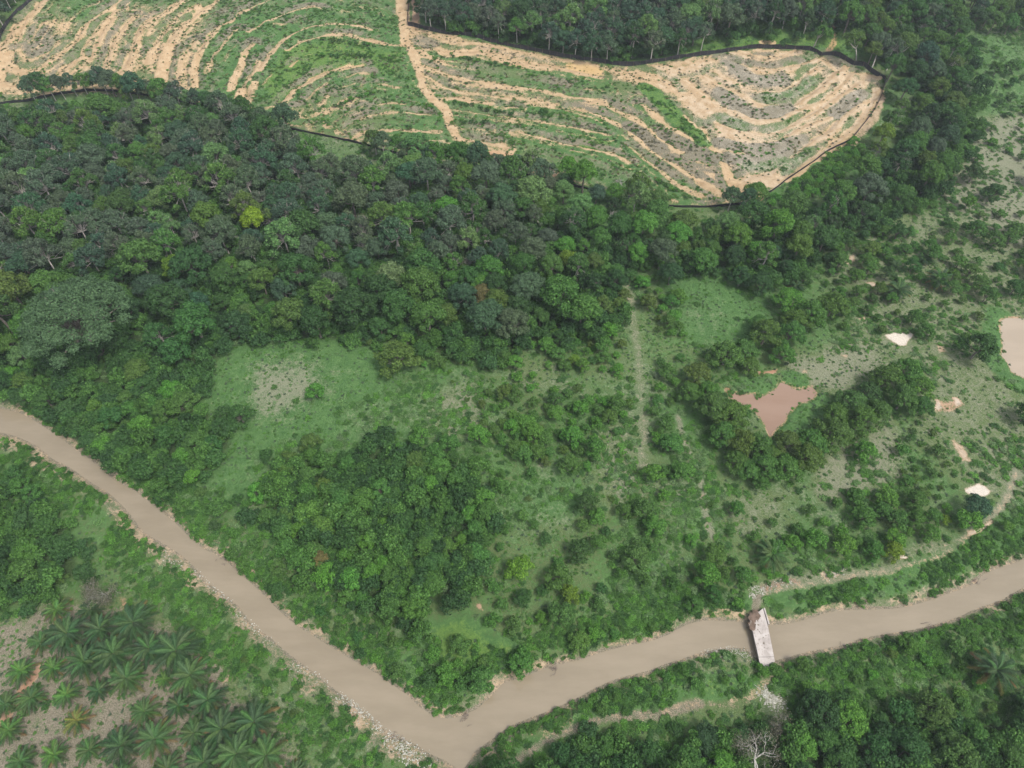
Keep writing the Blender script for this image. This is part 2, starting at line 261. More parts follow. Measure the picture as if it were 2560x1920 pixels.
for L in (z5((60,400),(300,560),(500,620),(680,600)), z5((150,500),(400,600),(650,560)), z5((0,720),(200,850),(400,950),(600,920),(720,880)), z5((1230,950),(1350,850),(1500,740)), z5((0,1250),(300,1320),(600,1300),(800,1240)),
          z5((0,1400),(250,1430),(650,1360),(880,1220)), z4((1350,1000),(1500,1100),(1700,1200),(1950,1200)), z6((780,220),(900,280),(1050,400)), z6((1100,290),(1300,400),(1500,500))): line(W(L), 5.0, [BRUSH, SOIL], [1, .12], 1.5, .9)
for L in (z5((500,780),(700,760),(870,680),(960,600)), z5((700,1560),(850,1420),(950,1350)), z5((300,1500),(500,1500),(650,1430)), z5((0,980),(120,1030),(250,1080))): line(W(L), 4.5, [BRUSH, SOIL, LUSH], [.5, .1, .7], 2, .85)
line(W(z4((560,930),(700,1050),(850,1180),(950,1300),(1050,1370),(1130,1430),(1180,1500))), 5.5, [LUSH, YEL, SOIL, BRUSH], [1, .55, 0, 0], 1.5)
line(W(z3((1900,700),(2212,745))), 3.2, [SOIL, YEL], [.8, 1], 1.5); line(W(z6((430,370),(560,385))), 5, [LUSH, YEL, SOIL], [1, 1, 0], 2)
line(W(ROAD[:4]), 5.2, [SOIL, BRUSH, LUSH], [1, .1, 0], 1.2); line(W(ROAD[3:]), 3.0, [SOIL, BRUSH, LUSH], [1, .1, 0], 1.2)
line(W(z3((230,-40),(255,120),(250,280))), 3.2, [SOIL, DARK, RED], [.95, 0, .3], 1)
line(W(Z(850,0,2.457,(885,965),(950,950),(1100,972))), 4.2, [SOIL, RED, BRUSH], [1, .4, 0], 1); line(W(Z(850,0,2.457,(1215,1030),(1295,1060))), 4, [SOIL, RED, BRUSH], [1, .45, 0], 1)
line(W(z3((300,420),(400,470))), 6, [BRUSH, SOIL], [.8, .3], 3)
# earth beyond the fence
line(W(z5((440,195),(580,200))), 2, SOIL, .8, 1); line(W(z5((1220,40),(1200,200),(1130,290))), 2.4, [SOIL, RED], [.6, .5], 1.2); line(W(z5((1700,880),(1650,960),(1540,1120),(1400,1270))), 3, SOIL, .7, 1.5)
area(W(D((1650,430),(1700,390),(1790,320),(1850,290),(1830,330),(1780,400),(1700,440))), [LUSH, DARK, YEL], [1, 0, .4], 3)
# trails and bare patches of the plain
z7 = lambda *p: Z(1660,1240,2.44,*p); z8 = lambda *p: Z(850,1240,2.44,*p); zc = lambda *p: Z(850,620,2.457,*p)
def patch(px, **kw): zone(px, soft=kw.pop('soft', 1.5), **kw)
TRAIL = z7((585,650),(590,610),(700,570),(850,545),(950,530),(1100,495),(1250,480),(1400,445),(1550,405),(1700,360),(1780,300),(1860,235),(1950,170),(2020,110),(2080,30),(2110,-40),(2160,-140))
line(W(TRAIL), .9, [SOIL, PALE], [.42, .85], 1.0, .95); line(W(z7((600,560),(700,530),(800,515),(1000,490),(1100,470),(1300,455),(1450,370),(1650,300),(1790,290))), 2.0, [SOIL, PALE], [.35, .7], 2, .8)
patch(z7((570,560),(640,520),(800,505),(860,530),(760,550),(620,590)), soil=.35, red=.75, brush=.7); patch(z7((545,590),(600,600),(590,700),(545,700)), brush=.9, soil=.1, red=.2, soft=1)
patch(z7((970,490),(1040,470),(1100,465),(1060,490)), sand=1, soil=1); patch(z7((1440,370),(1480,360),(1505,380),(1460,382)), sand=1, soil=1); line(W(z7((1865,235),(1930,205),(2010,150))), .7, [SAND, SOIL], [.5, .7], .5)
line(W(z7((635,1080),(630,1130),(560,1190),(440,1280),(340,1265),(200,1260),(140,1270),(40,1310),(-60,1340))), 1.0, [SOIL, BRUSH], [.36, .5], 1); line(W(z7((600,1160),(480,1215),(400,1240))), 1.2, [SOIL, BRUSH], [.4, .4], 1)
line(W(z7((20,1320),(80,1295),(140,1275))), .9, [SOIL, SAND], [.8, .3], .5)
line(W(z8((2196,1265),(2000,1320),(1700,1350),(1500,1400),(1300,1480),(1150,1570),(1000,1650))), 1.4, [SOIL, BRUSH], [.3, .7], 1.3)
patch(z7((570,1190),(650,1180),(720,1230),(715,1280),(640,1260)), pale=.8, soil=.3)
line(W(D((1352,590),(1360,640),(1368,690),(1378,760),(1383,850),(1390,930),(1396,1010))), 1.3, [SOIL, PALE], [.26, .9], 1.6); line(W(D((1345,600),(1362,680),(1385,850),(1400,1050))), 8, PALE, .45, 3, .7)
line(W(D((1465,900),(1490,990),(1515,1060),(1525,1100),(1540,1160))), 1.2, [SOIL, RED, PALE], [.28, .4, .8], 1.2)
for L, kw in ((zp((1360,548),(1440,530),(1500,518),(1535,530),(1528,560),(1505,603),(1450,600),(1400,572)), dict(sand=1, soil=1)), (zp((1865,1490),(1890,1450),(1940,1432),(1985,1450),(2010,1490),(1985,1530),(1930,1522),(1890,1510)), dict(sand=1, soil=1)),
   (zp((1660,930),(1700,940),(1740,990),(1700,1015),(1670,980)), dict(sand=.6, soil=1, red=.25)), (zp((1780,910),(1830,920),(1860,960),(1800,985)), dict(sand=.6, soil=1, red=.25)), (zp((1670,930),(1860,950),(1800,1020),(1700,1010)), dict(soil=.6, red=.3)),
   (zp((1670,595),(1740,620),(1760,655),(1700,655)), dict(soil=.8, sand=.3)), (zp((1785,1185),(1830,1220),(1868,1300),(1820,1290),(1795,1240)), dict(soil=.9, sand=.5)), (zp((1235,205),(1280,190),(1305,218),(1250,228)), dict(soil=1, sand=.6)),
   (zp((1115,65),(1180,50),(1190,75),(1130,85)), dict(soil=.9, sand=.5)), (zp((1205,425),(1240,425),(1240,450),(1210,450)), dict(soil=.8, sand=.3)), (zp((840,735),(900,745),(890,775),(850,765)), dict(soil=.6)), (zp((1060,640),(1120,650),(1130,680),(1060,670)), dict(soil=.6)),
   (z8((845,680),(870,660),(890,670),(880,715),(850,710)), dict(soil=1, sand=.4, red=.3)), (Z(0,1240,2.44,(1270,1060),(1310,1070),(1290,1090)), dict(soil=1, sand=.6)), (Z(0,1240,2.44,(1360,1140),(1400,1115),(1410,1130),(1370,1160)), dict(soil=1, sand=.6)),
   (Z(0,1240,2.44,(730,600),(790,600),(800,660),(740,690)), dict(soil=.5, red=.6)), (zp((380,855),(430,870),(440,900),(395,905)), dict(soil=1, red=1)), (zp((560,750),(700,740),(690,765),(600,770)), dict(soil=.8, red=.8))): patch(L, **kw)
patch(zp((720,770),(790,755),(880,780),(895,830),(820,865),(760,845)), lush=1, pale=0, yel=.3, soft=2); patch(zp((440,850),(560,760),(690,790),(700,850),(620,905),(480,890)), lush=.7, pale=.2, soft=3)
patch(zp((680,1110),(760,1010),(860,960),(1000,900),(1010,950),(900,1060),(780,1110)), lush=1, pale=.1, yel=.3, soft=3)
line(W(zp((2065,430),(2050,520),(2060,640),(2100,730),(2212,830))), 7, [LUSH, PALE], [.9, .1], 3)
# yellow-green grass in the river corner
area(W(D((900,1370),(1000,1340),(1110,1390),(1080,1440),(980,1450))), [LUSH, YEL, PALE], [1, .7, 0], 8)
for f in (D((1660,1290),(1800,1268),(1950,1235),(2100,1165),(2230,1080),(2230,1160),(2100,1210),(1950,1270),(1800,1295),(1690,1310)), D((1060,1620),(1250,1520),(1450,1455),(1600,1430),(1640,1480),(1450,1520),(1250,1570),(1100,1640)), D((1440,1280),(1620,1290),(1620,1325),(1500,1325),(1420,1330))): area(W(f), [LUSH, YEL, PALE], [.85, .35, .1], 4)

# ---- river bed, banks, ponds
def dig(L, lvl, depth, reach, bank_soil, bump):
    i = sel(L, reach+6, P); q = P[i]; d, _ = seg_dist(q, L, True); ins = inside(q, L); s = np.where(ins, -d, d)
    n = fbm(q[:, 0], q[:, 1], 5, 41)-.5
    bed = lvl - depth*sstep(0, 3, -s+0*n); bank = lvl + .02 + (H[i]-lvl)*sstep(0, reach, s*(1+n*.8))
    H[i] = np.where(s < 0, bed, np.where(s < reach, np.minimum(H[i], bank), H[i]))
    return i, s
i, s = dig(RIVER, WL, 1.2, 3.6, 1, 1)
q = P[i]; nn = fbm(q[:, 0], q[:, 1], 16, 43); nf = fbm(q[:, 0], q[:, 1], 4, 44)
south = np.zeros(len(q), bool); dS, _ = seg_dist(q, smooth_line(W(SB, WL))); dN, _ = seg_dist(q, smooth_line(W(NB, WL))); south = dS < dN
wid = np.where(south, 3.9, 2.2)*(.35+1.3*nn); wgt = (1-sstep(wid*.7, wid*1.3, s))
wgt = np.where((q[:, 0] > 0) & south, wgt*.7, wgt)
for c, v in ((SOIL, .16+.55*nf), (PALE, .6), (LUSH, .4), (BRUSH, .3), (DARK, 0), (SAND, np.where(south, .25*nf, .05))): M[c, i] = M[c, i]*(1-wgt)+v*wgt
wet = (s < .55); M[BRUSH, i] = np.where(wet, .9, M[BRUSH, i]); M[SOIL, i] = np.where(wet, .35, M[SOIL, i])
for L in (POND, POND2):
    i, s = dig(L, PL, .9, 1.6, 1, 1); wgt = (1-sstep(.3, .9, s)); M[SOIL, i] = M[SOIL, i]*(1-wgt)+.5*wgt; M[RED, i] = np.maximum(M[RED, i], .4*wgt)
M = np.clip(M, 0, 1)
_xi = xs; _yi = ys; HG = H.reshape(NY, NX)
def ground_z(x, y):
    x = np.atleast_1d(np.asarray(x, float)); y = np.atleast_1d(np.asarray(y, float))
    ix = np.clip(np.searchsorted(xs, x)-1, 0, NX-2); iy = np.clip(np.searchsorted(ys, y)-1, 0, NY-2)
    fx = (x-xs[ix])/(xs[ix+1]-xs[ix]); fy = (y-ys[iy])/(ys[iy+1]-ys[iy])
    return (HG[iy, ix]*(1-fx)+HG[iy, ix+1]*fx)*(1-fy)+(HG[iy+1, ix]*(1-fx)+HG[iy+1, ix+1]*fx)*fy

# ------------------------------------------------------------------ helpers for materials and meshes
col = sc.collection
def new_mat(name):
    m = bpy.data.materials.new(name); m.use_nodes = True; return m, m.node_tree, m.node_tree.nodes['Principled BSDF']
class NG:
    def __init__(s, nt): s.t = nt
    def n(s, kind, **kw):
        nd = s.t.nodes.new(kind)
        for a, b in kw.items(): setattr(nd, a, b)
        return nd
    def l(s, a, b): s.t.links.new(a, b)
    def noise(s, scale, detail=4, rough=.55, vec=None):
        n = s.n('ShaderNodeTexNoise'); n.inputs['Scale'].default_value = scale; n.inputs['Detail'].default_value = detail; n.inputs['Roughness'].default_value = rough
        if vec is not None: s.l(vec, n.inputs['Vector'])
        return n.outputs['Fac']
    def math(s, op, a, b=None, c=None, clamp=False):
        n = s.n('ShaderNodeMath', operation=op, use_clamp=clamp)
        for k, v in enumerate((a, b, c)):
            if v is None: continue
            if isinstance(v, (int, float)): n.inputs[k].default_value = v
            else: s.l(v, n.inputs[k])
        return n.outputs[0]
    def mix(s, f, a, b, mode='MIX'):
        n = s.n('ShaderNodeMix', data_type='RGBA', blend_type=mode)
        for k, v in ((0, f), (6, a), (7, b)):
            if isinstance(v, (int, float)): n.inputs[k].default_value = v
            elif isinstance(v, tuple): n.inputs[k].default_value = (*v, 1)
            else: s.l(v, n.inputs[k])
        return n.outputs[2]
    def rng(s, v, a, b, lo=0., hi=1.):
        n = s.n('ShaderNodeMapRange', interpolation_type='SMOOTHSTEP'); s.l(v, n.inputs[0])
        for k, x in ((1, a), (2, b), (3, lo), (4, hi)): n.inputs[k].default_value = x
        return n.outputs[0]
    def bump(s, h, st, dist, bsdf):
        n = s.n('ShaderNodeBump'); n.inputs['Strength'].default_value = st; n.inputs['Distance'].default_value = dist; s.l(h, n.inputs['Height']); s.l(n.outputs[0], bsdf.inputs['Normal'])
def simple(name, c1, c2=None, scale=2., rough=.85, bump=.3, spec=.2):
    m, t, b = new_mat(name); g = NG(t); pos = g.n('ShaderNodeTexCoord').outputs['Object']
    n = g.noise(scale, 5, .6, pos); g.l(g.mix(g.rng(n, .3, .7), c1, c2 or tuple(v*.6 for v in c1)), b.inputs['Base Color'])
    b.inputs['Roughness'].default_value = rough; b.inputs['Specular IOR Level'].default_value = spec
    if bump: g.bump(n, bump, .1, b)
    return m

# ground material: earth, sand, dead brush, lush and thin grass by the maps, broken up by noise
m_ground, t, b = new_mat('earth_and_grass'); g = NG(t); pos = g.n('ShaderNodeNewGeometry').outputs['Position']
n_big = g.noise(.06, 4, .6, pos); n_mid = g.noise(.35, 5, .65, pos); n_fin = g.noise(1.6, 5, .7, pos); n_vf = g.noise(5.0, 3, .7, pos)
A = g.n('ShaderNodeAttribute', attribute_name='cover_a'); B = g.n('ShaderNodeAttribute', attribute_name='cover_b')
sA = g.n('ShaderNodeSeparateColor'); g.l(A.outputs['Color'], sA.inputs[0]); sB = g.n('ShaderNodeSeparateColor'); g.l(B.outputs['Color'], sB.inputs[0])
mk = dict(soil=sA.outputs[0], brush=sA.outputs[1], lush=sA.outputs[2], pale=A.outputs['Alpha'], sand=sB.outputs[0], red=sB.outputs[1], dark=sB.outputs[2], yel=B.outputs['Alpha'])
nz = g.math('ADD', g.math('MULTIPLY', n_mid, .35), g.math('ADD', g.math('MULTIPLY', n_fin, .40), g.math('MULTIPLY', n_vf, .25))); nz = g.math('ADD', g.math('MULTIPLY', g.math('SUBTRACT', nz, .5), 1.7), .5)
nz2 = g.math('ADD', g.math('MULTIPLY', n_mid, .5), g.math('MULTIPLY', n_fin, .5))
def brk(name, k=1.9, lo=.38, hi=.62, nn=None):
    v = g.math('ADD', mk[name], g.math('MULTIPLY', g.math('SUBTRACT', nn or nz, .5), k)); return g.rng(v, lo, hi)
grass_l = g.mix(g.rng(nz, .2, .8), (.034, .084, .025), (.086, .165, .052))
grass_y = g.mix(g.rng(n_fin, .3, .7), (.065, .125, .025), (.110, .185, .040))
grass_d = g.mix(g.rng(n_vf, .3, .7), (.056, .092, .032), (.115, .152, .062))
gr = g.mix(brk('lush', 1.3), grass_d, grass_l); gr = g.mix(g.math('MULTIPLY', brk('yel', 1.5), .75), gr, grass_y)
pale = g.mix(n_vf, (.102, .116, .066), (.25, .243, .18)); gr = g.mix(g.math('MULTIPLY', brk('pale', 1.7, .3, .8, nz), .85), gr, pale)
brush = g.mix(g.rng(n_vf, .3, .7), (.085, .075, .052), (.25, .215, .165)); brush = g.mix(g.math('MULTIPLY', g.rng(n_fin, .5, .7), .5), brush, (.09, .10, .05)); gr = g.mix(g.math('MULTIPLY', brk('brush', 1.8, .3, .75), .9), gr, brush)
soil = g.mix(g.rng(n_mid, .3, .7), (.28, .20, .125), (.40, .31, .21)); soil = g.mix(g.math('MULTIPLY', g.rng(n_vf, .45, .75), .5), soil, (.24, .15, .09))
soil = g.mix(g.math('MULTIPLY', g.rng(n_fin, .52, .68), .45), soil, (.26, .185, .115)); soil = g.mix(g.math('MULTIPLY', mk['red'], .8), soil, (.29, .12, .07)); soil = g.mix(g.math('MULTIPLY', mk['yel'], .5), soil, (.50, .33, .12))
c = g.mix(brk('soil', 1.9, .30, .72), gr, soil); c = g.mix(brk('sand', .6, .3, .9), c, g.mix(n_fin, (.42, .37, .30), (.55, .50, .43)))
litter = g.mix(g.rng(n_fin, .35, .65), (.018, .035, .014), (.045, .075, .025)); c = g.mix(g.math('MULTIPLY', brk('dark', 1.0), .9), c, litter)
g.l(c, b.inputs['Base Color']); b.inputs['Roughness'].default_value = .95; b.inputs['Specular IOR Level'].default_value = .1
g.bump(g.math('ADD', n_fin, g.math('MULTIPLY', n_vf, .5)), .8, .35, b)

me = bpy.data.meshes.new('ground'); nq = (NX-1)*(NY-1)
me.vertices.add(NX*NY); me.vertices.foreach_set('co', np.column_stack([X, Y, H]).astype(np.float32).ravel())
idx = np.arange(NX*NY).reshape(NY, NX); F = np.stack([idx[:-1, :-1], idx[:-1, 1:], idx[1:, 1:], idx[1:, :-1]], -1).reshape(-1, 4)
me.loops.add(nq*4); me.loops.foreach_set('vertex_index', F.ravel().astype(np.int32)); me.polygons.add(nq); me.polygons.foreach_set('loop_start', np.arange(0, nq*4, 4, dtype=np.int32))
me.polygons.foreach_set('use_smooth', np.ones(nq, bool))
for nm, ch in (('cover_a', (0, 1, 2, 3)), ('cover_b', (4, 5, 6, 7))):
    at_ = me.attributes.new(nm, 'FLOAT_COLOR', 'POINT'); at_.data.foreach_set('color', np.stack([M[k] for k in ch], 1).astype(np.float32).ravel())
me.update(); me.materials.append(m_ground)
ground = bpy.data.objects.new('ground', me); col.objects.link(ground); ground['kind'] = 'structure'; ground['label'] = 'grassy river plain rising to terraced earth slopes'

class MB:
    """collects pieces of one mesh"""
    def __init__(s): s.v = []; s.f = []
    def add(s, v, f): o = len(s.v); s.v += [tuple(p) for p in v]; s.f += [tuple(i+o for i in q) for q in f]
    def tube(s, pts, rad, n=5):
        pts = [np.array(p, float) for p in pts]; rings = []
        for k, p in enumerate(pts):
            d = pts[min(k+1, len(pts)-1)]-pts[max(k-1, 0)]; d = d/(np.linalg.norm(d)+1e-9); a = np.cross(d, (0, 0, 1) if abs(d[2]) < .9 else (1, 0, 0)); a /= np.linalg.norm(a)+1e-9; c_ = np.cross(d, a)
            rings.append([p + rad[k]*(a*cos(2*pi*j/n)+c_*sin(2*pi*j/n)) for j in range(n)])
        v = [q for r in rings for q in r]; f = [(k*n+j, k*n+(j+1) % n, (k+1)*n+(j+1) % n, (k+1)*n+j) for k in range(len(pts)-1) for j in range(n)]
        f.append(tuple(range((len(pts)-1)*n, len(pts)*n))); s.add(v, f)
    def box(s, c, size, rz=0):
        x, y, z = [q/2 for q in size]; R = lambda a, b_: (c[0]+a*cos(rz)-b_*sin(rz), c[1]+a*sin(rz)+b_*cos(rz))
        v = [(*R(i, j), c[2]+k) for k in (-z, z) for i, j in ((-x, -y), (x, -y), (x, y), (-x, y))]
        s.add(v, [(3, 2, 1, 0), (4, 5, 6, 7), (0, 1, 5, 4), (1, 2, 6, 5), (2, 3, 7, 6), (3, 0, 4, 7)])
    def prism(s, poly, z0, z1):
        n = len(poly); v = [(x, y, z0) for x, y in poly]+[(x, y, z1) for x, y in poly]
        s.add(v, [tuple(range(n))[::-1], tuple(range(n, 2*n))]+[(k, (k+1) % n, n+(k+1) % n, n+k) for k in range(n)])
    def mesh(s, name, mat, smooth=False):
        m = bpy.data.meshes.new(name); m.from_pydata(s.v, [], s.f); m.materials.append(mat)
        if smooth: m.polygons.foreach_set('use_smooth', np.ones(len(m.polygons), bool))
        m.update(); return m
def link(name, mesh, parent=None, loc=None, **props):
    o = bpy.data.objects.new(name, mesh); col.objects.link(o)
    if parent is not None: o.parent = parent
    if loc is not None: o.location = loc
    for k, v in props.items():
        if v is not None: o[k] = v
    return o

# water
def water_mat(name, c1, c2):
    m, t, b = new_mat(name); g = NG(t); pos = g.n('ShaderNodeNewGeometry').outputs['Position']
    mp = g.n('ShaderNodeMapping'); mp.inputs['Rotation'].default_value = (0, 0, .35); mp.inputs['Scale'].default_value = (.35, 1.3, 1); g.l(pos, mp.inputs[0]); n1 = g.noise(.16, 5, .65, mp.outputs[0]); n2 = g.noise(2.2, 3, .6, pos); g.l(g.mix(g.rng(n1, .3, .7), c1, c2), b.inputs['Base Color'])
    b.inputs['Roughness'].default_value = .16; b.inputs['Specular IOR Level'].default_value = .5; g.bump(n2, .12, .05, b); return m
def water(name, L, z, mat, lab):
    # a sheet a little wider than the bed, so that the banks cut its edge
    L = np.asarray(L); n = len(L); ar = .5*np.sum(L[:, 0]*np.roll(L[:, 1], -1)-np.roll(L[:, 0], -1)*L[:, 1]); tg = np.roll(L, -1, 0)-np.roll(L, 1, 0); tg /= np.linalg.norm(tg, axis=1)[:, None]+1e-9
    nr = np.stack([tg[:, 1], -tg[:, 0]], 1)*(1 if ar > 0 else -1); Lo = L+nr*.9
    m = MB(); m.add([(x, y, z) for x, y in Lo], [tuple(range(n)) if ar > 0 else tuple(range(n))[::-1]]); me = m.mesh(name, mat)
    import bmesh
    bm = bmesh.new(); bm.from_mesh(me); bmesh.ops.triangulate(bm, faces=bm.faces[:]); bm.to_mesh(me); bm.free()
    return link(name, me, kind='structure', label=lab)
m_river = water_mat('muddy_river_water', (.184, .152, .103), (.218, .181, .126))
water('river', RIVER, WL, m_river, 'muddy tan river bending round the plain')
water('pond', POND, PL, water_mat('reddish_pond_water', (.205, .132, .090), (.225, .15, .106)), 'reddish brown heart-shaped pond among trees')
water('pond', POND2, PL, water_mat('pale_pond_water', (.265, .215, .155), (.295, .24, .175)), 'pale sandy pond at the right edge')

# ------------------------------------------------------------------ foliage
def leaf_mat(name, trans=.22, var=.55):
    m, t, b = new_mat(name); g = NG(t)
    tint = g.n('ShaderNodeAttribute', attribute_name='tint', attribute_type='INSTANCER').outputs['Color']
    lv = g.n('ShaderNodeAttribute', attribute_name='leaf_tone').outputs['Fac']
    gain = g.rng(lv, 0, 1, 1-var, 1+var); hs = g.n('ShaderNodeHueSaturation'); g.l(tint, hs.inputs['Color']); g.l(gain, hs.inputs['Value']); g.l(g.rng(lv, 0, 1, .512, .488), hs.inputs['Hue'])
    g.l(hs.outputs[0], b.inputs['Base Color']); b.inputs['Roughness'].default_value = .6; b.inputs['Specular IOR Level'].default_value = .12
    tr = g.n('ShaderNodeBsdfTranslucent'); g.l(hs.outputs[0], tr.inputs[0]); mx = g.n('ShaderNodeMixShader'); mx.inputs[0].default_value = trans
    g.l(b.outputs[0], mx.inputs[1]); g.l(tr.outputs[0], mx.inputs[2]); g.l(mx.outputs[0], t.nodes['Material Output'].inputs[0]); return m
m_leaf = leaf_mat('leaves', .30, .5)
m_bark = simple('brown_bark', (.19, .17, .145), (.09, .08, .065), 3); m_pale = simple('pale_grey_bark', (.42, .40, .36), (.26, .24, .21), 2)
m_frond = leaf_mat('palm_fronds', .2, .4)

def leaf_mesh(name, pos, nrm, size, rng, mat=None, aspect=.75):
    n = len(pos); nrm = nrm/(np.linalg.norm(nrm, axis=1)[:, None]+1e-9); r = rng.normal(size=(n, 3)); a = np.cross(nrm, r); a /= np.linalg.norm(a, axis=1)[:, None]+1e-9; b_ = np.cross(nrm, a)
    s = (size*rng.uniform(.6, 1.35, n))[:, None]; a *= s*.5; b_ *= s*.5*aspect
    k = rng.uniform(-.25, .25, (n, 1))
    v = np.stack([pos-a, pos+a*k-b_+nrm*s*.08, pos+a, pos+a*k+b_+nrm*s*.08], 1).reshape(-1, 3)
    me = bpy.data.meshes.new(name); me.vertices.add(4*n); me.vertices.foreach_set('co', v.astype(np.float32).ravel()); me.loops.add(4*n); me.loops.foreach_set('vertex_index', np.arange(4*n, dtype=np.int32))
    me.polygons.add(n); me.polygons.foreach_set('loop_start', np.arange(0, 4*n, 4, dtype=np.int32))
    at_ = me.attributes.new('leaf_tone', 'FLOAT', 'FACE'); tone = np.clip(rng.normal(.5, .22, n), 0, 1).astype(np.float32); at_.data.foreach_set('value', tone)
    me.update(); me.materials.append(mat or m_leaf); return me
def crown_points(rng, R, Ht, z0, nl, n, squash=.8, lo=.26, hi=.42, spread=.72, bottom=-.35, gaps=0., dome=.55, clump=.16):
    r = R*spread*np.sqrt((np.arange(nl)+.5)/nl)*rng.uniform(.85, 1.12, nl); a = np.arange(nl)*2.39996+rng.uniform(-.4, .4, nl)+rng.uniform(0, 6)
    rl = R*rng.uniform(lo, hi, nl); z = z0+Ht*(.3+dome*(1-(r/(R*spread+1e-6))**2)*.9)+rng.uniform(-.1, .1, nl)*Ht
    ctr = np.stack([r*np.cos(a), r*np.sin(a), z], 1); wgt = rl**2; wgt = wgt*(rng.random(nl) >= gaps); wgt /= wgt.sum()
    m = n*2; li = rng.choice(nl, m, p=wgt); d = rng.normal(size=(m, 3)); d /= np.linalg.norm(d, axis=1)[:, None]; d[:, 2] = np.where(d[:, 2] < bottom, -d[:, 2], d[:, 2])
    ph = rng.uniform(0, 6, (nl, 3)); q = d*5.2+ph[li]; lump = np.sin(q[:, 0])*np.sin(q[:, 1]*1.3)*np.sin(q[:, 2]*1.1+1)+.7*np.sin(q[:, 0]*2.3+q[:, 1])*np.sin(q[:, 1]*2.1-q[:, 2])
    rad = rl[li]*(1+clump*lump*1.6)*rng.uniform(.8, 1.06, m); p = ctr[li]+d*rad[:, None]*np.array([1, 1, squash])
    keep = np.ones(m, bool)
    for k in range(nl):
        if wgt[k] == 0: continue
        e = (p-ctr[k])/np.array([1, 1, squash]); keep &= ~((np.linalg.norm(e, axis=1) < rl[k]*.74) & (li != k))
    p = p[keep][:n]; d = d[keep][:n]
    return p, d, ctr, rl
def make_crown(name, seed, R, Ht, z0, nl, n, ls, tilt=.5, mat=None, **kw):
    rng = np.random.default_rng(seed); p, d, ctr, rl = crown_points(rng, R, Ht, z0, nl, n, **kw)
    return leaf_mesh(name, p, d+np.array([0, 0, .25])+rng.normal(size=d.shape)*tilt, ls, rng, mat), ctr
def make_trunk(name, seed, h0, ctr, r0, mat, lean=.3, twigs=0, sides=6):
    rng = np.random.default_rng(seed+500); m = MB(); top = np.array([rng.uniform(-lean, lean), rng.uniform(-lean, lean), h0])
    mid = top*.5+np.array([rng.uniform(-lean, lean)*.4, rng.uniform(-lean, lean)*.4, 0]); m.tube([(0, 0, -.4), mid, top], [r0*1.25, r0, r0*.8], sides)
    for c_ in ctr:
        a = top+(c_-top)*.45+np.array([0, 0, -.15*(c_[2]-h0)])+rng.normal(size=3)*.15; m.tube([top-np.array([0, 0, .2]), a, c_+(c_-top)*.1], [r0*.55, r0*.34, r0*.12], 4)
        for _ in range(twigs):
            e = c_+rng.normal(size=3)*np.array([1, 1, .8])*.9+np.array([0, 0, .35]); m.tube([a, (a+e)/2+rng.normal(size=3)*.15, e], [r0*.2, r0*.13, r0*.05], 3)
    return m.mesh(name, mat, True)
KINDS = {}
def kind(name, protos): KINDS[name] = protos
def proto(seed, R, Ht, z0, nl, n, ls, h0, r0, bark, twigs=0, lean=.3, tilt=.5, **kw):
    cm, ctr = make_crown('crown', seed, R, Ht, z0, nl, n, ls, tilt, **kw); tm = make_trunk('trunk', seed, h0, ctr, r0, bark, lean, twigs); return cm, tm
# (crown, trunk) meshes of every kind of tree and shrub that stands here
kind('rubber_tree', [proto(10+k, 4.6, 7.0, 4.4, 22, 4600, .46, 6.6, .20, m_pale, twigs=4, lean=.5, tilt=.8, lo=.15, hi=.28, spread=.85, gaps=.10, dome=.75, squash=.9, bottom=-.6) for k in range(5)])
kind('forest_tree', [proto(30+k, 5.2, 6.0, 4.6, 19, 5600, .46, 6.0, .30, m_bark, tilt=.55, lo=.18, hi=.36, dome=.75, spread=.8, bottom=-.6) for k in range(6)])
kind('broad_tree', [proto(50+k, 5.8, 5.2, 5.4, 26, 6400, .44, 6.4, .34, m_bark, tilt=.5, lo=.14, hi=.27, spread=.82, dome=.8, bottom=-.6) for k in range(4)])
kind('orchard_tree', [proto(70+k, 3.2, 3.8, 1.3, 18, 3000, .34, 1.9, .16, m_bark, tilt=.6, lo=.15, hi=.33, spread=.8, dome=.7) for k in range(5)])
kind('mango_tree', [proto(90+k, 4.1, 4.4, 1.6, 26, 4800, .34, 2.4, .24, m_bark, tilt=.5, lo=.14, hi=.29, spread=.82, dome=.8) for k in range(4)])
kind('leafy_shrub', [proto(110+k, 1.9, 2.0, .7, 8, 1000, .30, .8, .07, m_bark, tilt=.7, lo=.24, hi=.42, spread=.72) for k in range(5)])
kind('low_bush', [proto(130+k, 1.15, .9, .2, 6, 330, .27, .3, .04, m_bark, tilt=.9, lo=.25, hi=.45, spread=.75, bottom=-.1) for k in range(4)])
TINT = dict(grey_green=(.070, .112, .062), blue_green=(.044, .098, .052), dark_green=(.034, .084, .028), deep_green=(.044, .108, .030), mid_green=(.064, .150, .034), fresh_green=(.078, .195, .034), light_green=(.098, .190, .060),
            olive=(.074, .138, .032), yellow_green=(.112, .200, .026), bright_yellow_green=(.165, .260, .024), pale_green=(.120, .200, .082), grey_brown=(.140, .140, .092), rusty=(.125, .118, .045))
def jit(c, k=.10): return tuple(max(.004, v*(1+random.uniform(-k, k))) for v in c)

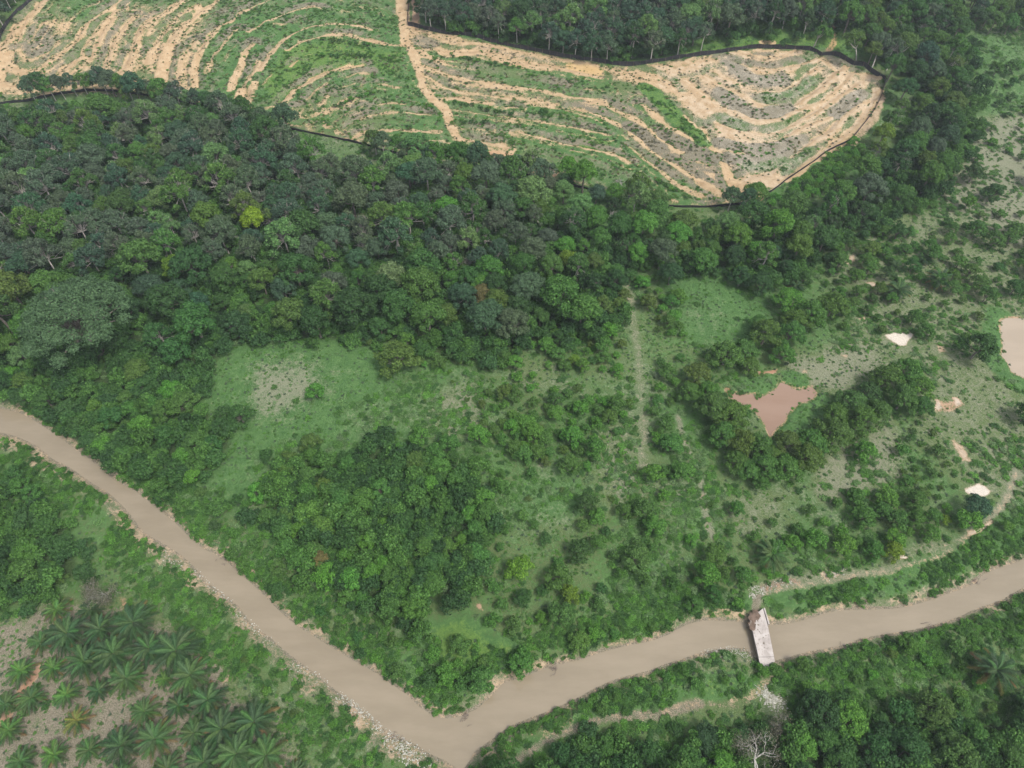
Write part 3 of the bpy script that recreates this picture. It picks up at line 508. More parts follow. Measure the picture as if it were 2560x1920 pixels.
# records of every plant: (kind, variant, x, y, scale, turn, colour name, group, place phrase)
_g = at(np.array([165*K]), np.array([690*K]), None, 14.); GIANT = (float(_g[0][0]), float(_g[1][0])); ROOM = [(float(at(np.array([u*K]), np.array([v*K]), None, 6)[0][0]), float(at(np.array([u*K]), np.array([v*K]), None, 6)[1][0]), q) for u, v, q in ((1640, 1632, 6.5), (1326, 455, 4.5), (1690, 1560, 4), (215, 1275, 5.5), (278, 515, 3.5))]; PLANTS = []; GRID = {}
def free(x, y, r):
    if any((x-u)**2+(y-v+1)**2 < q*q for u, v, q in ROOM): return False
    if (x-GIANT[0])**2/17**2+(y-GIANT[1]+3)**2/15**2 < 1: return False
    ci, cj = int(x//8), int(y//8)
    for a in range(ci-1, ci+2):
        for b_ in range(cj-1, cj+2):
            for (u, v, q) in GRID.get((a, b_), ()):
                if (u-x)**2+(v-y)**2 < ((r+q)*.5)**2: return False
    return True
def put(kd, x, y, s, tint, place, gap=None, force=False):
    if not force:
        if not free(x, y, gap): return False
    GRID.setdefault((int(x//8), int(y//8)), []).append((x, y, gap or 3.0))
    PLANTS.append(dict(kind=kd, var=random.randrange(len(KINDS[kd])), x=x, y=y, s=s, tint=tint, place=place)); return True
WET = [RIVER, POND, POND2]
def dry(x, y, m=1.0):
    q = np.array([[x, y]])
    for L in WET:
        if inside(q, L)[0] or seg_dist(q, L, True)[0][0] < m: return False
    return True
CLEAR_SMALL = CLEARED
KEEP = [(smooth_line(W(TRAIL)), 2.2), (smooth_line(W(z7((585,650),(600,690),(640,1090),(630,1130),(560,1190),(440,1280),(340,1265),(200,1260),(140,1270),(40,1310)))), 2.6), (smooth_line(W(z8((2196,1265),(2000,1320),(1700,1350),(1500,1400),(1300,1480),(1150,1570),(1000,1650)))), 1.8),
  (smooth_line(W(z7((600,1230),(650,1225),(700,1260),(640,1300),(690,1320)))), 3.4), (smooth_line(W(z7((560,575),(700,560),(850,535)))), 2.6), (smooth_line(W(D((1352,590),(1368,690),(1383,850),(1396,1010)))), 2.2), (smooth_line(W(zp((1370,560),(1520,560),(1480,620)))), 3.5),
  (smooth_line(W(zp((1880,1480),(1990,1490),(1940,1540)))), 3.5), (smooth_line(W(zp((1665,950),(1850,970)))), 3), (smooth_line(W(zp((1670,630),(1750,650)))), 2.5), (smooth_line(W(zp((1790,1190),(1860,1300)))), 2.5), (smooth_line(W(z8((850,680),(880,700)))), 2.5), (smooth_line(W(zp((1240,210),(1300,215)))), 2.5), (smooth_line(W(zp((1120,70),(1180,60)))), 2.5),
  (smooth_line(W(D((940,1340),(1020,1360),(1100,1400)))), 3.0), (smooth_line(W(z7((540,600),(620,800),(690,1020)))), 3.2)]
def fill(poly, gap, kinds, tints, srange, up, place, tries=6, dens=None, clear=True, margin=1.2):
    """plants over a traced region: crowns fall inside the outline seen in the photograph"""
    L = W(poly, None, up); A_ = abs(.5*np.sum(L[:, 0]*np.roll(L[:, 1], -1)-np.roll(L[:, 0], -1)*L[:, 1])); n = int(A_/(gap*gap)*tries)
    q = np.stack([RNG.uniform(L[:, 0].min(), L[:, 0].max(), n*2), RNG.uniform(L[:, 1].min(), L[:, 1].max(), n*2)], 1); q = q[inside(q, L)]
    if clear: q = q[~inside(q, CLEARED)]
    for Lw in WET:
        dd, _ = seg_dist(q, Lw, True); q = q[~inside(q, Lw) & (dd > margin)]
    for Lk, wk in KEEP:
        dd, _ = seg_dist(q+np.array([0, 1.0]), Lk); q = q[dd > wk]
    for x, y in q:
        if dens is not None and random.random() > np.clip((float(fbm(np.array([x]), np.array([y]), 16, 61)[0])-.5)*5+dens, .03, 1): continue
        kd = random.choices([k for k, _ in kinds], [v for _, v in kinds])[0]; tn = random.choices([k for k, _ in tints], [v for _, v in tints])[0]
        s = random.uniform(*srange); put(kd, x, y, s, tn, place, gap*s/((srange[0]+srange[1])/2))
def one(pt, kd, s, tint, place, up=2.0, **kw):
    x, y = at(np.array([pt[0]*1.0]), np.array([pt[1]*1.0]), None, up); x, y = float(x[0]), float(y[0])
    put(kd, x, y, s, tint, place, gap=kw.get('gap', 3.0), force=True); PLANTS[-1].update(kw)

# ---- single plants that can be picked out
S_ = lambda x, y: (x*K, y*K)
for (x, y), kd, s, tn, pl, up in [
 (S_(682,848), 'orchard_tree', .85, 'fresh_green', 'standing alone in the green meadow beside the bleached patch', 2), (S_(890,352), 'broad_tree', 1.0, 'light_green', 'rising before the terraces below the dirt track', 9),
 (S_(545,470), 'forest_tree', 1.0, 'bright_yellow_green', 'glowing in the dark wood north of the meadow', 8), (S_(445,470), 'forest_tree', 1.05, 'olive', 'left of the bright yellow-green tree', 8), (S_(375,570), 'forest_tree', .8, 'yellow_green', 'in the wood right of the giant tree', 8),
 (S_(965,435), 'broad_tree', .9, 'fresh_green', 'in the middle of the wood below the terraces', 9), (S_(840,590), 'broad_tree', 1.0, 'pale_green', 'tall round crown above the meadow edge', 10), (S_(640,590), 'broad_tree', 1.15, 'deep_green', 'large crown in the wood above the meadow', 8),
 (S_(1085,420), 'broad_tree', 1.0, 'blue_green', 'right of the fresh green tree in the wood', 9), (S_(1140,625), 'broad_tree', 1.05, 'grey_green', 'at the lower edge of the wood', 7), (S_(1040,630), 'forest_tree', .7, 'rusty', 'orange-tinged crown at the lower wood edge', 7),
 (S_(1040,600), 'forest_tree', .7, 'fresh_green', 'narrow tree above the orange-tinged crown', 7), (S_(860,780), 'mango_tree', 1.5, 'olive', 'clump at the right end of the meadow', 3), (S_(1390,490), 'forest_tree', 1.0, 'fresh_green', 'in the wood under the terrace fence', 7),
 (S_(1465,500), 'forest_tree', .85, 'fresh_green', 'second bright tree under the terrace fence', 7), (S_(1230,355), 'broad_tree', .75, 'fresh_green', 'standing over the lowest terrace', 7), (S_(1575,470), 'broad_tree', .8, 'light_green', 'below the south corner of the cleared slope', 7),
 (S_(1910,290), 'forest_tree', .8, 'yellow_green', 'right of the cleared slope behind the fence', 6), (S_(2098,385), 'mango_tree', 1.0, 'deep_green', 'round bush on the pale grass east of the wood', 2), (S_(2140,425), 'mango_tree', .9, 'deep_green', 'beside the round bush on pale grass', 2),
 (S_(2105,765), 'mango_tree', 1.25, 'deep_green', 'beside the pale pond', 2), (S_(1865,978), 'orchard_tree', 1.0, 'fresh_green', 'bright bush below the pond ring', 2), (S_(430,965), 'mango_tree', .95, 'mid_green', 'round tree above the left river bank', 2),
 (S_(1230,20), 'forest_tree', 1.0, 'yellow_green', 'in the plantation beyond the fence', 9), (S_(1556,20), 'forest_tree', .8, 'olive', 'round crown in the plantation beyond the fence', 9), (S_(1240,775), 'orchard_tree', .6, 'yellow_green', 'small oval bush right of the meadow', 2),
 (S_(2105,1100), 'orchard_tree', 1.15, 'blue_green', 'dark bush inside the bend of the trail', 2), (S_(2212,900), 'orchard_tree', 1.1, 'deep_green', 'dark bush at the right edge of the plain', 2), (S_(520,900), 'mango_tree', .9, 'deep_green', 'dark tree at the left edge of the meadow', 3),
 (S_(480,925), 'mango_tree', .85, 'deep_green', 'beside the dark tree at the meadow edge', 3), (S_(670,955), 'mango_tree', .7, 'olive', 'at the north tip of the orchard', 3), (S_(1935,1165), 'orchard_tree', .8, 'fresh_green', 'above the trail near the white stones', 2),
 (S_(2020,1535), 'mango_tree', 1.0, 'olive', 'in the south-east thicket', 4), (S_(2060,1400), 'leafy_shrub', 1.1, 'mid_green', 'on the south bank downstream of the bridge', 1), (S_(690,1205), 'orchard_tree', .7, 'rusty', 'rusty crown inside the orchard', 3),
 (S_(1450,590), 'forest_tree', .8, 'dark_green', 'at the head of the small meadow', 5), (S_(1640,620), 'mango_tree', 1.1, 'dark_green', 'dark clump right of the small meadow', 3), (S_(1600,600), 'mango_tree', 1.0, 'dark_green', 'at the corner of the small meadow', 3),
 ]: one((x, y), kd, s, tn, pl, up, own=True)
for k, (x, y, s, tn) in enumerate([(1745,690,1.05,'mid_green'),(1795,670,1.0,'olive'),(1700,655,.9,'fresh_green'),(1650,730,1.05,'olive'),(1705,730,.9,'mid_green'),(1690,770,.7,'mid_green'),(1565,775,1.0,'olive'),(1605,765,.8,'mid_green'),(1505,815,.9,'olive'),(1530,850,.7,'mid_green'),
   (1490,850,.7,'mid_green'),(1540,890,1.0,'mid_green'),(1575,905,.9,'olive'),(1560,945,.8,'mid_green'),(1600,965,.85,'olive'),(1635,975,.8,'mid_green'),(1590,1000,.7,'mid_green'),(1650,1015,.8,'mid_green'),(1700,1015,.85,'mid_green'),(1740,1000,.9,'olive'),(1755,960,.8,'mid_green'),
   (1795,945,.95,'mid_green'),(1805,900,.8,'olive'),(1840,875,.9,'mid_green'),(1855,915,.9,'olive'),(1890,895,.8,'mid_green'),(1875,850,.7,'deep_green'),(1910,825,.9,'mid_green'),(1950,815,.9,'mid_green'),(1985,840,.8,'fresh_green'),(1945,870,.9,'mid_green'),(1700,960,.75,'olive'),
   (1665,985,.6,'olive'),(1620,1020,.7,'mid_green'),(1640,700,.6,'mid_green'),(1720,700,.9,'olive'),(1990,880,.7,'deep_green'),(1620,790,.6,'olive')]):
    one(S_(x, y), 'mango_tree', s*1.25, tn, 'in the ring of trees round the heart-shaped pond', 2.5)

for x, y, sc_ in ((590,1290,.75),(560,1235,.6),(700,1290,.8),(735,1240,.7)): one(Z(1780,1400,4.607,(x, y))[0], 'leafy_shrub', sc_, 'fresh_green' if x < 600 else 'mid_green', {1290: 'west of', 1235: 'north-west of', 1240: 'east of'}.get(y if x != 700 else 0, 'below')+' the bridge south end', .8, own=True)

# ---- woods and thickets
rub = [('grey_green', 5), ('blue_green', 3), ('deep_green', 2), ('light_green', 1), ('mid_green', 1.6), ('olive', .6)]
mixd = [('deep_green', 4), ('mid_green', 3.5), ('dark_green', 2), ('olive', 2.5), ('blue_green', 1), ('yellow_green', .5), ('light_green', 1.2), ('grey_green', 1.2), ('fresh_green', 1)]
fill(D((-110,258),(0,240),(100,226),(200,220),(350,218),(430,230),(500,246),(560,272),(640,292),(720,345),(800,358),(830,342),(930,355),(1040,366),(1150,374),(1160,470),(1150,540),(1000,560),(800,530),(600,545),(400,530),(200,560),(-110,590)),
     5.9, [('rubber_tree', 8), ('forest_tree', 1.3), ('broad_tree', .5)], rub, (.7, 1.3), 9, 'of the close-grown wood below the terraces')
fill(D((1040,370),(1130,372),(1240,350),(1290,385),(1340,385),(1390,400),(1420,440),(1500,478),(1560,460),(1640,455),(1740,430),(1800,470),(1720,560),(1680,590),(1560,560),(1400,545),(1350,580),(1150,580)), 6.6, [('forest_tree', 5), ('rubber_tree', 2), ('broad_tree', 1.5)], mixd, (.55, 1.15), 7, 'of the wood under the south fence')
fill(D((-110,590),(200,560),(400,530),(600,545),(800,530),(1000,560),(1150,540),(1340,580),(1330,640),(1250,680),(1150,700),(1000,700),(860,700),(760,690),(560,690),(470,715),(350,770),(330,800),(180,800),(60,770),(-110,790)),
     6.6, [('forest_tree', 5), ('broad_tree', 3), ('mango_tree', 2), ('rubber_tree', .6)], mixd, (.55, 1.3), 7.5, 'of the mixed wood above the meadow')
fill(D((1800,30),(1860,-20),(2060,-20),(2070,60),(2090,180),(2080,290),(2030,370),(1980,430),(1900,440),(1840,480),(1750,560),(1700,560),(1720,470),(1830,400),(1880,330),(1940,240),(1945,200),(1900,140)), 7.2, [('forest_tree', 5), ('broad_tree', 1.5), ('rubber_tree', 2)], mixd[:5]+[('grey_green', 2)], (.75, 1.1), 7, 'of the tree belt east of the cleared slope')
fill(D((905,-90),(905,25),(960,45),(1100,62),(1200,72),(1300,90),(1400,95),(1480,72),(1560,50),(1620,30),(1800,30),(1850,0),(2060,-30),(2140,-120)), 5.8, [('rubber_tree', 8), ('forest_tree', .8)], [('blue_green', 4), ('grey_green', 3), ('light_green', 1.5), ('dark_green', 1.5), ('mid_green', 1)], (.9, 1.3), 9.5, 'of the plantation beyond the black fence')
fill(D((-120,-60),(60,-90),(20,-10),(-5,40),(-30,60),(-120,90)), 5.8, [('rubber_tree', 1)], rub, (.9, 1.2), 9, 'of the dark wood at the north-west corner')
fill(D((2085,-60),(2300,-60),(2300,40),(2160,50),(2100,30)), 6.5, [('forest_tree', 2), ('rubber_tree', 1)], mixd[:5], (.7, 1.0), 6, 'of the wood at the north-east corner')
fill(D((-80,790),(60,770),(180,800),(330,790),(360,830),(440,880),(500,880),(520,930),(440,1000),(400,1040),(320,1030),(220,980),(130,920),(100,870),(-80,845)), 4.6, [('mango_tree', 3), ('orchard_tree', 3)], [('mid_green', 3), ('deep_green', 3), ('fresh_green', 1.5), ('olive', 1)], (.7, 1.1), 3, 'of the thicket between the meadow and the river')
fill(D((590,1010),(640,960),(700,975),(740,1000),(800,990),(900,940),(980,950),(1040,990),(1075,1060),(1060,1150),(1050,1230),(990,1290),(920,1320),(840,1335),(760,1300),(690,1250),(620,1190),(560,1130),(545,1070)), 3.9, [('orchard_tree', 1)], [('mid_green', 5), ('fresh_green', 2.5), ('deep_green', 1), ('olive', .5)], (.6, 1.12), 3, 'of the dense orchard inside the river bend')
fill(D((1110,790),(1200,780),(1270,860),(1360,865),(1355,900),(1285,920),(1290,1000),(1200,1015),(1120,985),(1080,955),(1010,935),(1040,860),(1090,830)), 3.1, [('orchard_tree', 2), ('leafy_shrub', 2)], [('mid_green', 4), ('fresh_green', 3), ('olive', 1)], (.7, 1.05), 2, 'of the open orchard left of the straight track', dens=.75)
fill(D((1080,1130),(1180,1090),(1400,1085),(1460,1180),(1600,1200),(1610,1310),(1500,1310),(1400,1360),(1280,1380),(1150,1430),(1040,1480),(960,1490),(920,1420),(1000,1370),(1060,1300),(1075,1200)), 3.6, [('orchard_tree', 2), ('leafy_shrub', 3)], [('mid_green', 4), ('fresh_green', 2), ('deep_green', 1.5), ('yellow_green', .3)], (.65, 1.15), 2, 'of the scrub north of the river towards the bridge', dens=.6)
fill(D((330,1050),(440,1040),(540,1090),(560,1180),(660,1260),(780,1340),(900,1400),(1000,1480),(980,1530),(890,1480),(720,1385),(560,1250),(430,1150)), 2.9, [('leafy_shrub', 3), ('low_bush', 1), ('orchard_tree', .5)], [('mid_green', 4), ('fresh_green', 1.5), ('deep_green', 2)], (.6, 1.0), 1, 'of the shrub belt along the north bank')
fill(D((480,715),(560,695),(760,690),(860,700),(1000,700),(1150,700),(1330,650),(1350,740),(1340,800),(1200,800),(1050,790),(940,800),(800,740),(700,705),(560,715)), 3.6, [('leafy_shrub', 3), ('orchard_tree', 2)], [('mid_green', 3), ('fresh_green', 2), ('olive', 1.5), ('deep_green', 2)], (.65, 1.0), 2, 'of the scrub at the foot of the wood')
fill(D((1380,590),(1430,590),(1470,650),(1480,730),(1430,720),(1390,650)), 2.9, [('leafy_shrub', 1), ('orchard_tree', 1)], [('mid_green', 2), ('fresh_green', 2), ('olive', 1)], (.7, 1.), 2, 'of the bushy row right of the straight track')
fill(D((1250,640),(1350,590),(1350,760),(1270,780)), 3, [('leafy_shrub', 1), ('orchard_tree', 1.3)], [('mid_green', 2), ('fresh_green', 2), ('olive', 1)], (.7, 1.), 2, 'of the bushes left of the straight track')
fill(D((1400,740),(1480,750),(1470,830),(1450,900),(1480,1000),(1470,1090),(1410,1090),(1410,900)), 3.4, [('leafy_shrub', 1.5), ('orchard_tree', 1)], [('mid_green', 2), ('fresh_green', 2)], (.75, 1.1), 2, 'of the loose bushes between the track and the pond ring', dens=.55)
fill(D((1720,1110),(1800,1080),(1900,1060),(2000,1080),(2090,1080),(2110,1130),(1990,1160),(1950,1190),(1880,1200),(1830,1195),(1760,1200),(1700,1180)), 3.6, [('orchard_tree', 3), ('leafy_shrub', 1)], [('fresh_green', 2), ('mid_green', 3), ('yellow_green', .3)], (.7, 1.0), 2, 'of the thicket above the trail')
fill(D((1940,940),(1990,890),(2040,960),(2080,1050),(2000,1090),(1940,1070)), 2.7, [('leafy_shrub', 1), ('low_bush', 2)], [('olive', 1), ('mid_green', 2)], (.7, 1.1), 1, 'of the low scrub east of the pond ring')
fill(D((1690,570),(1850,490),(2240,450),(2260,640),(2110,650),(1980,600),(1900,640),(1850,660),(1830,720),(1760,650)), 4.0, [('leafy_shrub', 3), ('orchard_tree', 1.6)], [('olive', 1), ('mid_green', 3), ('deep_green', 1)], (.65, 1.1), 1.5, 'of the bushland north of the sand pits', dens=.6)
fill(D((1990,120),(2260,60),(2260,470),(2060,450),(2010,420),(2100,300)), 5.5, [('leafy_shrub', 3), ('orchard_tree', 1.2)], [('mid_green', 2), ('fresh_green', 1.5), ('deep_green', 1)], (.7, 1.3), 1.5, 'of the pale grassland east of the tree belt', dens=.35)
fill(D((1850,650),(2000,640),(2200,660),(2150,760),(2050,720),(1960,760),(1880,720)), 4.2, [('leafy_shrub', 3), ('orchard_tree', .6)], [('olive', 1.5), ('mid_green', 2)], (.6, 1.0), 1.5, 'of the scrub between the sand pits', dens=.35)
fill(D((1040,1740),(1130,1625),(1300,1600),(1500,1585),(1600,1580),(1690,1620),(1740,1530),(1850,1510),(2000,1540),(2090,1550),(2300,1540),(2300,1760)), 4.9, [('mango_tree', 3), ('orchard_tree', 3), ('forest_tree', .25)], [('mid_green', 3), ('deep_green', 4), ('dark_green', 1.5), ('fresh_green', 1), ('olive', .4)], (.75, 1.15), 3.5, 'of the thicket south of the river')
fill(D((1690,1440),(1780,1425),(1900,1400),(2080,1345),(2230,1290),(2230,1530),(2090,1530),(1860,1505),(1750,1520),(1720,1480)), 3.5, [('leafy_shrub', 4), ('low_bush', 2), ('orchard_tree', .5)], [('mid_green', 3), ('fresh_green', 2), ('olive', .8)], (.6, 1.0), 1, 'of the scrub on the south bank')
fill(D((1060,1620),(1250,1520),(1420,1460),(1560,1425),(1640,1440),(1650,1460),(1500,1480),(1350,1520),(1200,1560)), 2.9, [('leafy_shrub', 3), ('low_bush', 2)], [('mid_green', 3), ('fresh_green', 2)], (.55, .95), 1, 'of the hedge-like strip between river and path')
fill(D((1650,1300),(1800,1275),(1950,1240),(2100,1170),(2230,1090),(2230,1170),(2100,1220),(1950,1275),(1800,1300),(1690,1320)), 4.0, [('leafy_shrub', 1), ('low_bush', 3)], [('mid_green', 3), ('fresh_green', 2)], (.5, .85), 1, 'of the grassy strip between trail and river', dens=.5)
fill(D((-60,1010),(40,1020),(120,1090),(190,1180),(200,1260),(120,1270),(60,1320),(-60,1320)), 4.1, [('orchard_tree', 3), ('leafy_shrub', 2)], [('mid_green', 3), ('deep_green', 3), ('olive', .6)], (.7, 1.1), 2.5, 'of the thicket on the left bank north of the palms')
fill(D((-60,965),(60,985),(200,1060),(300,1190),(400,1280),(560,1410),(700,1510),(840,1640),(760,1700),(620,1580),(520,1450),(430,1330),(330,1250),(250,1170),(180,1090)), 2.9, [('leafy_shrub', 2), ('low_bush', 3)], [('mid_green', 3), ('fresh_green', 2), ('olive', .7)], (.55, .95), 1, 'of the creeper belt between palms and river', dens=.75)
fill(D((1655,440),(1700,410),(1790,340),(1850,300),(1870,330),(1800,400),(1710,450)), 2.1, [('leafy_shrub', 1)], [('fresh_green', 3), ('mid_green', 2)], (.75, 1.15), 1, 'of the bright shrub slope below the east fence')
# loose bushes over the rest of the plain and on the terraces
fill(D((850,800),(1400,780),(1420,1080),(1080,1120),(1040,1000),(960,940)), 4.2, [('leafy_shrub', 2), ('low_bush', 3)], [('mid_green', 3), ('fresh_green', 1), ('olive', 1)], (.5, .9), 1, 'scattered over the grass left of the straight track', dens=.4)
fill(D((1480,1020),(1700,1060),(1680,1180),(1640,1300),(1500,1260),(1480,1120)), 3.9, [('leafy_shrub', 2), ('low_bush', 3), ('orchard_tree', .4)], [('mid_green', 3), ('fresh_green', 1)], (.6, .9), 1, 'scattered over the grass below the pond ring', dens=.45)
fill(D((1150,1700),(60,1700)) + D((60,1640),(500,1500),(760,1600),(1000,1690)), 9, [('low_bush', 1)], [('mid_green', 1)], (.6, .9), 0, 'among the palms', dens=.3)
for L in (z3((680,1080),(850,1130),(1050,1170),(1250,1200)), z3((1480,1190),(1620,1240),(1800,1280)), z3((420,660),(620,600),(820,640),(920,650)), z3((1050,680),(1200,700),(1350,740)), z2((1370,420),(1600,450),(1900,480)), z2((1330,590),(1700,590),(2150,630)), z2((1540,1130),(1750,1040),(1950,1000)), z3((640,1290),(1000,1310)), z6((40,100),(150,130)), z6((1040,690),(1200,780))):
    Lw = smooth_line(W(L), 1.9)
    for x, y in Lw:
        if random.random() < .8: put('low_bush', x+random.uniform(-.8, .8), y+random.uniform(-.8, .8), random.uniform(.8, 1.25), random.choice(['mid_green', 'fresh_green', 'deep_green']), 'on the banks between the terraces', .5)

# the edge of the woods, hanging over the foot of the cleared slopes
def edge_row(px, skip, step, kinds, place):
    L = smooth_line(W(px), step*.85); tg = np.gradient(L, axis=0); tg /= np.linalg.norm(tg, axis=1)[:, None]+1e-9
    for k in range(len(L)):
        n_ = np.array([-tg[k, 1], tg[k, 0]]); q = L[k]+n_*random.uniform(2.0, 5.0)
        if inside(q[None], CLEARED)[0]: q = L[k]-n_*random.uniform(2.0, 5.0)
        vy = q[1]*cos(PITCH)+CH*sin(PITCH); u = 1280+FPX*q[0]/vy
        if any(a < u < b_ for a, b_ in skip) or random.random() < .04: continue
        put(random.choice(kinds), q[0], q[1], random.uniform(.68, .98), random.choices([a for a, _ in rub], [b_ for _, b_ in rub])[0], place, 2.5)
edge_row(FLEFT, [(735, 965), (-300, 60)], 4.2, ['rubber_tree', 'rubber_tree', 'forest_tree'], 'of the close-grown wood below the terraces')
edge_row(FSOUTH, [(1640, 1790), (1890, 1990)], 4.2, ['rubber_tree', 'forest_tree', 'broad_tree'], 'of the wood under the south fence')

# ---- make them: the 300 of a kind that show largest as things, the rest as one mass per kind
for p in PLANTS:
    p['z'] = float(ground_z(p['x'], p['y'])[0]); d = math.dist((p['x'], p['y'], p['z']), (0, 0, CH))
    vx = p['x']; vy = p['y']*cos(PITCH)-(p['z']+3-CH)*sin(PITCH); vv = p['y']*sin(PITCH)+(p['z']+3-CH)*cos(PITCH)
    px, py = 1280+FPX*vx/vy, 960-FPX*vv/vy; p['px'], p['py'] = px, py
    p['in'] = -40 < px < 2600 and -60 < py < 1990; p['show'] = p['s']/d*(1 if p['in'] else .01)*(50 if p.get('own') else 1)
FIRST = {}; ALLPROTO = {}
words_of = {k: k.replace('_', ' ') for k in TINT}
LIMIT = 300
def scatter(name, label, sources, pts, scl, turn, idx, tint, squash=None):
    """one mass of plants: points that carry copies of the crowns (and trunks) standing in the scene"""
    n = len(pts); me = bpy.data.meshes.new(name); me.vertices.add(n); me.vertices.foreach_set('co', np.asarray(pts, np.float32).ravel())
    for nm, ty, key, arr in (('size', 'FLOAT_VECTOR', 'vector', scl), ('turn', 'FLOAT_VECTOR', 'vector', turn), ('tint', 'FLOAT_VECTOR', 'vector', tint)):
        a = me.attributes.new(nm, ty, 'POINT'); a.data.foreach_set(key, np.asarray(arr, np.float32).ravel())
    a = me.attributes.new('pick', 'INT', 'POINT'); a.data.foreach_set('value', np.asarray(idx, np.int32))
    o = link(name, me, kind='stuff', label=label)
    ng = bpy.data.node_groups.new(name+'_nodes', 'GeometryNodeTree'); ng.interface.new_socket('Geometry', in_out='INPUT', socket_type='NodeSocketGeometry'); ng.interface.new_socket('Geometry', in_out='OUTPUT', socket_type='NodeSocketGeometry')
    N = ng.nodes; Lk = ng.links.new; gi = N.new('NodeGroupInput'); go = N.new('NodeGroupOutput'); join = N.new('GeometryNodeJoinGeometry')
    for src in reversed(sources):
        if len(src) == 1:
            oi = N.new('GeometryNodeObjectInfo'); oi.inputs[0].default_value = src[0]; oi.transform_space = 'ORIGINAL'; g1 = N.new('GeometryNodeGeometryToInstance'); Lk(oi.outputs['Geometry'], g1.inputs[0]); Lk(g1.outputs[0], join.inputs[0])
        else:
            j2 = N.new('GeometryNodeJoinGeometry')
            for s_ in src: oi = N.new('GeometryNodeObjectInfo'); oi.inputs[0].default_value = s_; oi.transform_space = 'ORIGINAL'; Lk(oi.outputs['Geometry'], j2.inputs[0])
            g1 = N.new('GeometryNodeGeometryToInstance'); Lk(j2.outputs[0], g1.inputs[0]); Lk(g1.outputs[0], join.inputs[0])
    ip = N.new('GeometryNodeInstanceOnPoints'); Lk(gi.outputs[0], ip.inputs['Points']); Lk(join.outputs[0], ip.inputs['Instance']); ip.inputs['Pick Instance'].default_value = True
    def named(nm, dt):
        q = N.new('GeometryNodeInputNamedAttribute'); q.data_type = dt; q.inputs[0].default_value = nm; return q.outputs[0]
    Lk(named('pick', 'INT'), ip.inputs['Instance Index']); Lk(named('turn', 'FLOAT_VECTOR'), ip.inputs['Rotation']); Lk(named('size', 'FLOAT_VECTOR'), ip.inputs['Scale']); Lk(ip.outputs[0], go.inputs[0])
    md = o.modifiers.new('copies', 'NODES'); md.node_group = ng; return o

THINGS = []
by_kind = {}
for p in PLANTS: by_kind.setdefault(p['kind'], []).append(p)
MASS = dict(rubber_tree='many slender grey-green trees standing close in the far plantation and wood', forest_tree='many mixed forest crowns at the back of the woods', broad_tree='further broad crowns at the back of the woods', orchard_tree='further small orchard crowns',
            mango_tree='further round dark crowns', leafy_shrub='many leafy shrubs grown together over the plain and banks', low_bush='many low bushes spread over banks and terraces')
for kd, lst in by_kind.items():
    lst.sort(key=lambda p: -p['show']); protos = KINDS[kd]; first = {}
    single = lst[:LIMIT]; rest = [p for p in lst[LIMIT:]]
    for p in single:
        v = p['var']; r = bpy.data.objects.new(kd, None); col.objects.link(r); r.empty_display_size = .5
        r.location = (p['x'], p['y'], p['z']-.05); r.rotation_euler = (0, 0, random.uniform(0, 6.28)); s = p['s']; r.scale = (s*random.uniform(.92, 1.08), s*random.uniform(.92, 1.08), s*random.uniform(.88, 1.15))
        c_ = link('crown' if kd not in ('leafy_shrub', 'low_bush') else 'foliage', protos[v][0], r); c_['tint'] = jit(TINT[p['tint']]); t_ = link('trunk' if kd not in ('leafy_shrub', 'low_bush') else 'stem', protos[v][1], r)
        first.setdefault(v, (c_, t_)); THINGS.append((r, p))
    FIRST[kd] = first
    if len(rest) > 0:
        vs = sorted(first); pts = [(p['x'], p['y'], p['z']-.05) for p in rest]
        scatter(kd + '_mass', MASS[kd], [first[v] for v in vs], pts, [(p['s']*random.uniform(.92, 1.08),)*2+(p['s']*random.uniform(.88, 1.15),) for p in rest], [(0, 0, random.uniform(0, 6.28)) for p in rest],
                [vs.index(p['var']) if p['var'] in vs else 0 for p in rest], [jit(TINT[p['tint']]) for p in rest])
print('plants', {k: len(v) for k, v in by_kind.items()})

# ---- undergrowth and weeds that nobody could count
def weeds(name, label, n, dens_fn, srange, tints, src_kind='low_bush', flat=.7, box=None):
    q = np.stack([RNG.uniform(-260, 260, n*6), RNG.uniform(16, 372, n*6)], 1) if box is None else np.stack([RNG.uniform(box[0], box[1], n*6), RNG.uniform(box[2], box[3], n*6)], 1)
    ix = np.clip(np.searchsorted(xs, q[:, 0]), 0, NX-1); iy = np.clip(np.searchsorted(ys, q[:, 1]), 0, NY-1); Mi = M[:, iy*NX+ix]; z = HG[iy, ix]
    inf = (np.abs(q[:, 0]) < 60 + .72*q[:, 1]+25)
    pr = dens_fn(q, Mi, z)
    for Lk, wk in KEEP: dd, _ = seg_dist(q, Lk); pr = pr*(dd > wk*.5)
    k = inf & (RNG.random(len(q)) < pr); q = q[k][:n]; z = ground_z(q[:, 0], q[:, 1]); m = len(q)
    src = [(o[0],) for o in FIRST[src_kind].values()]
    s = RNG.uniform(*srange, m); sz = np.stack([s, s, s*flat*RNG.uniform(.7, 1.3, m)], 1); tn = np.array([TINT[t] for t in tints])[RNG.integers(0, len(tints), m)]*RNG.uniform(.8, 1.2, (m, 1))
    scatter(name, label, src, np.column_stack([q, z-.03]), sz, np.column_stack([np.zeros((m, 2)), RNG.uniform(0, 6.28, m)]), RNG.integers(0, len(src), m), tn); print(name, m)
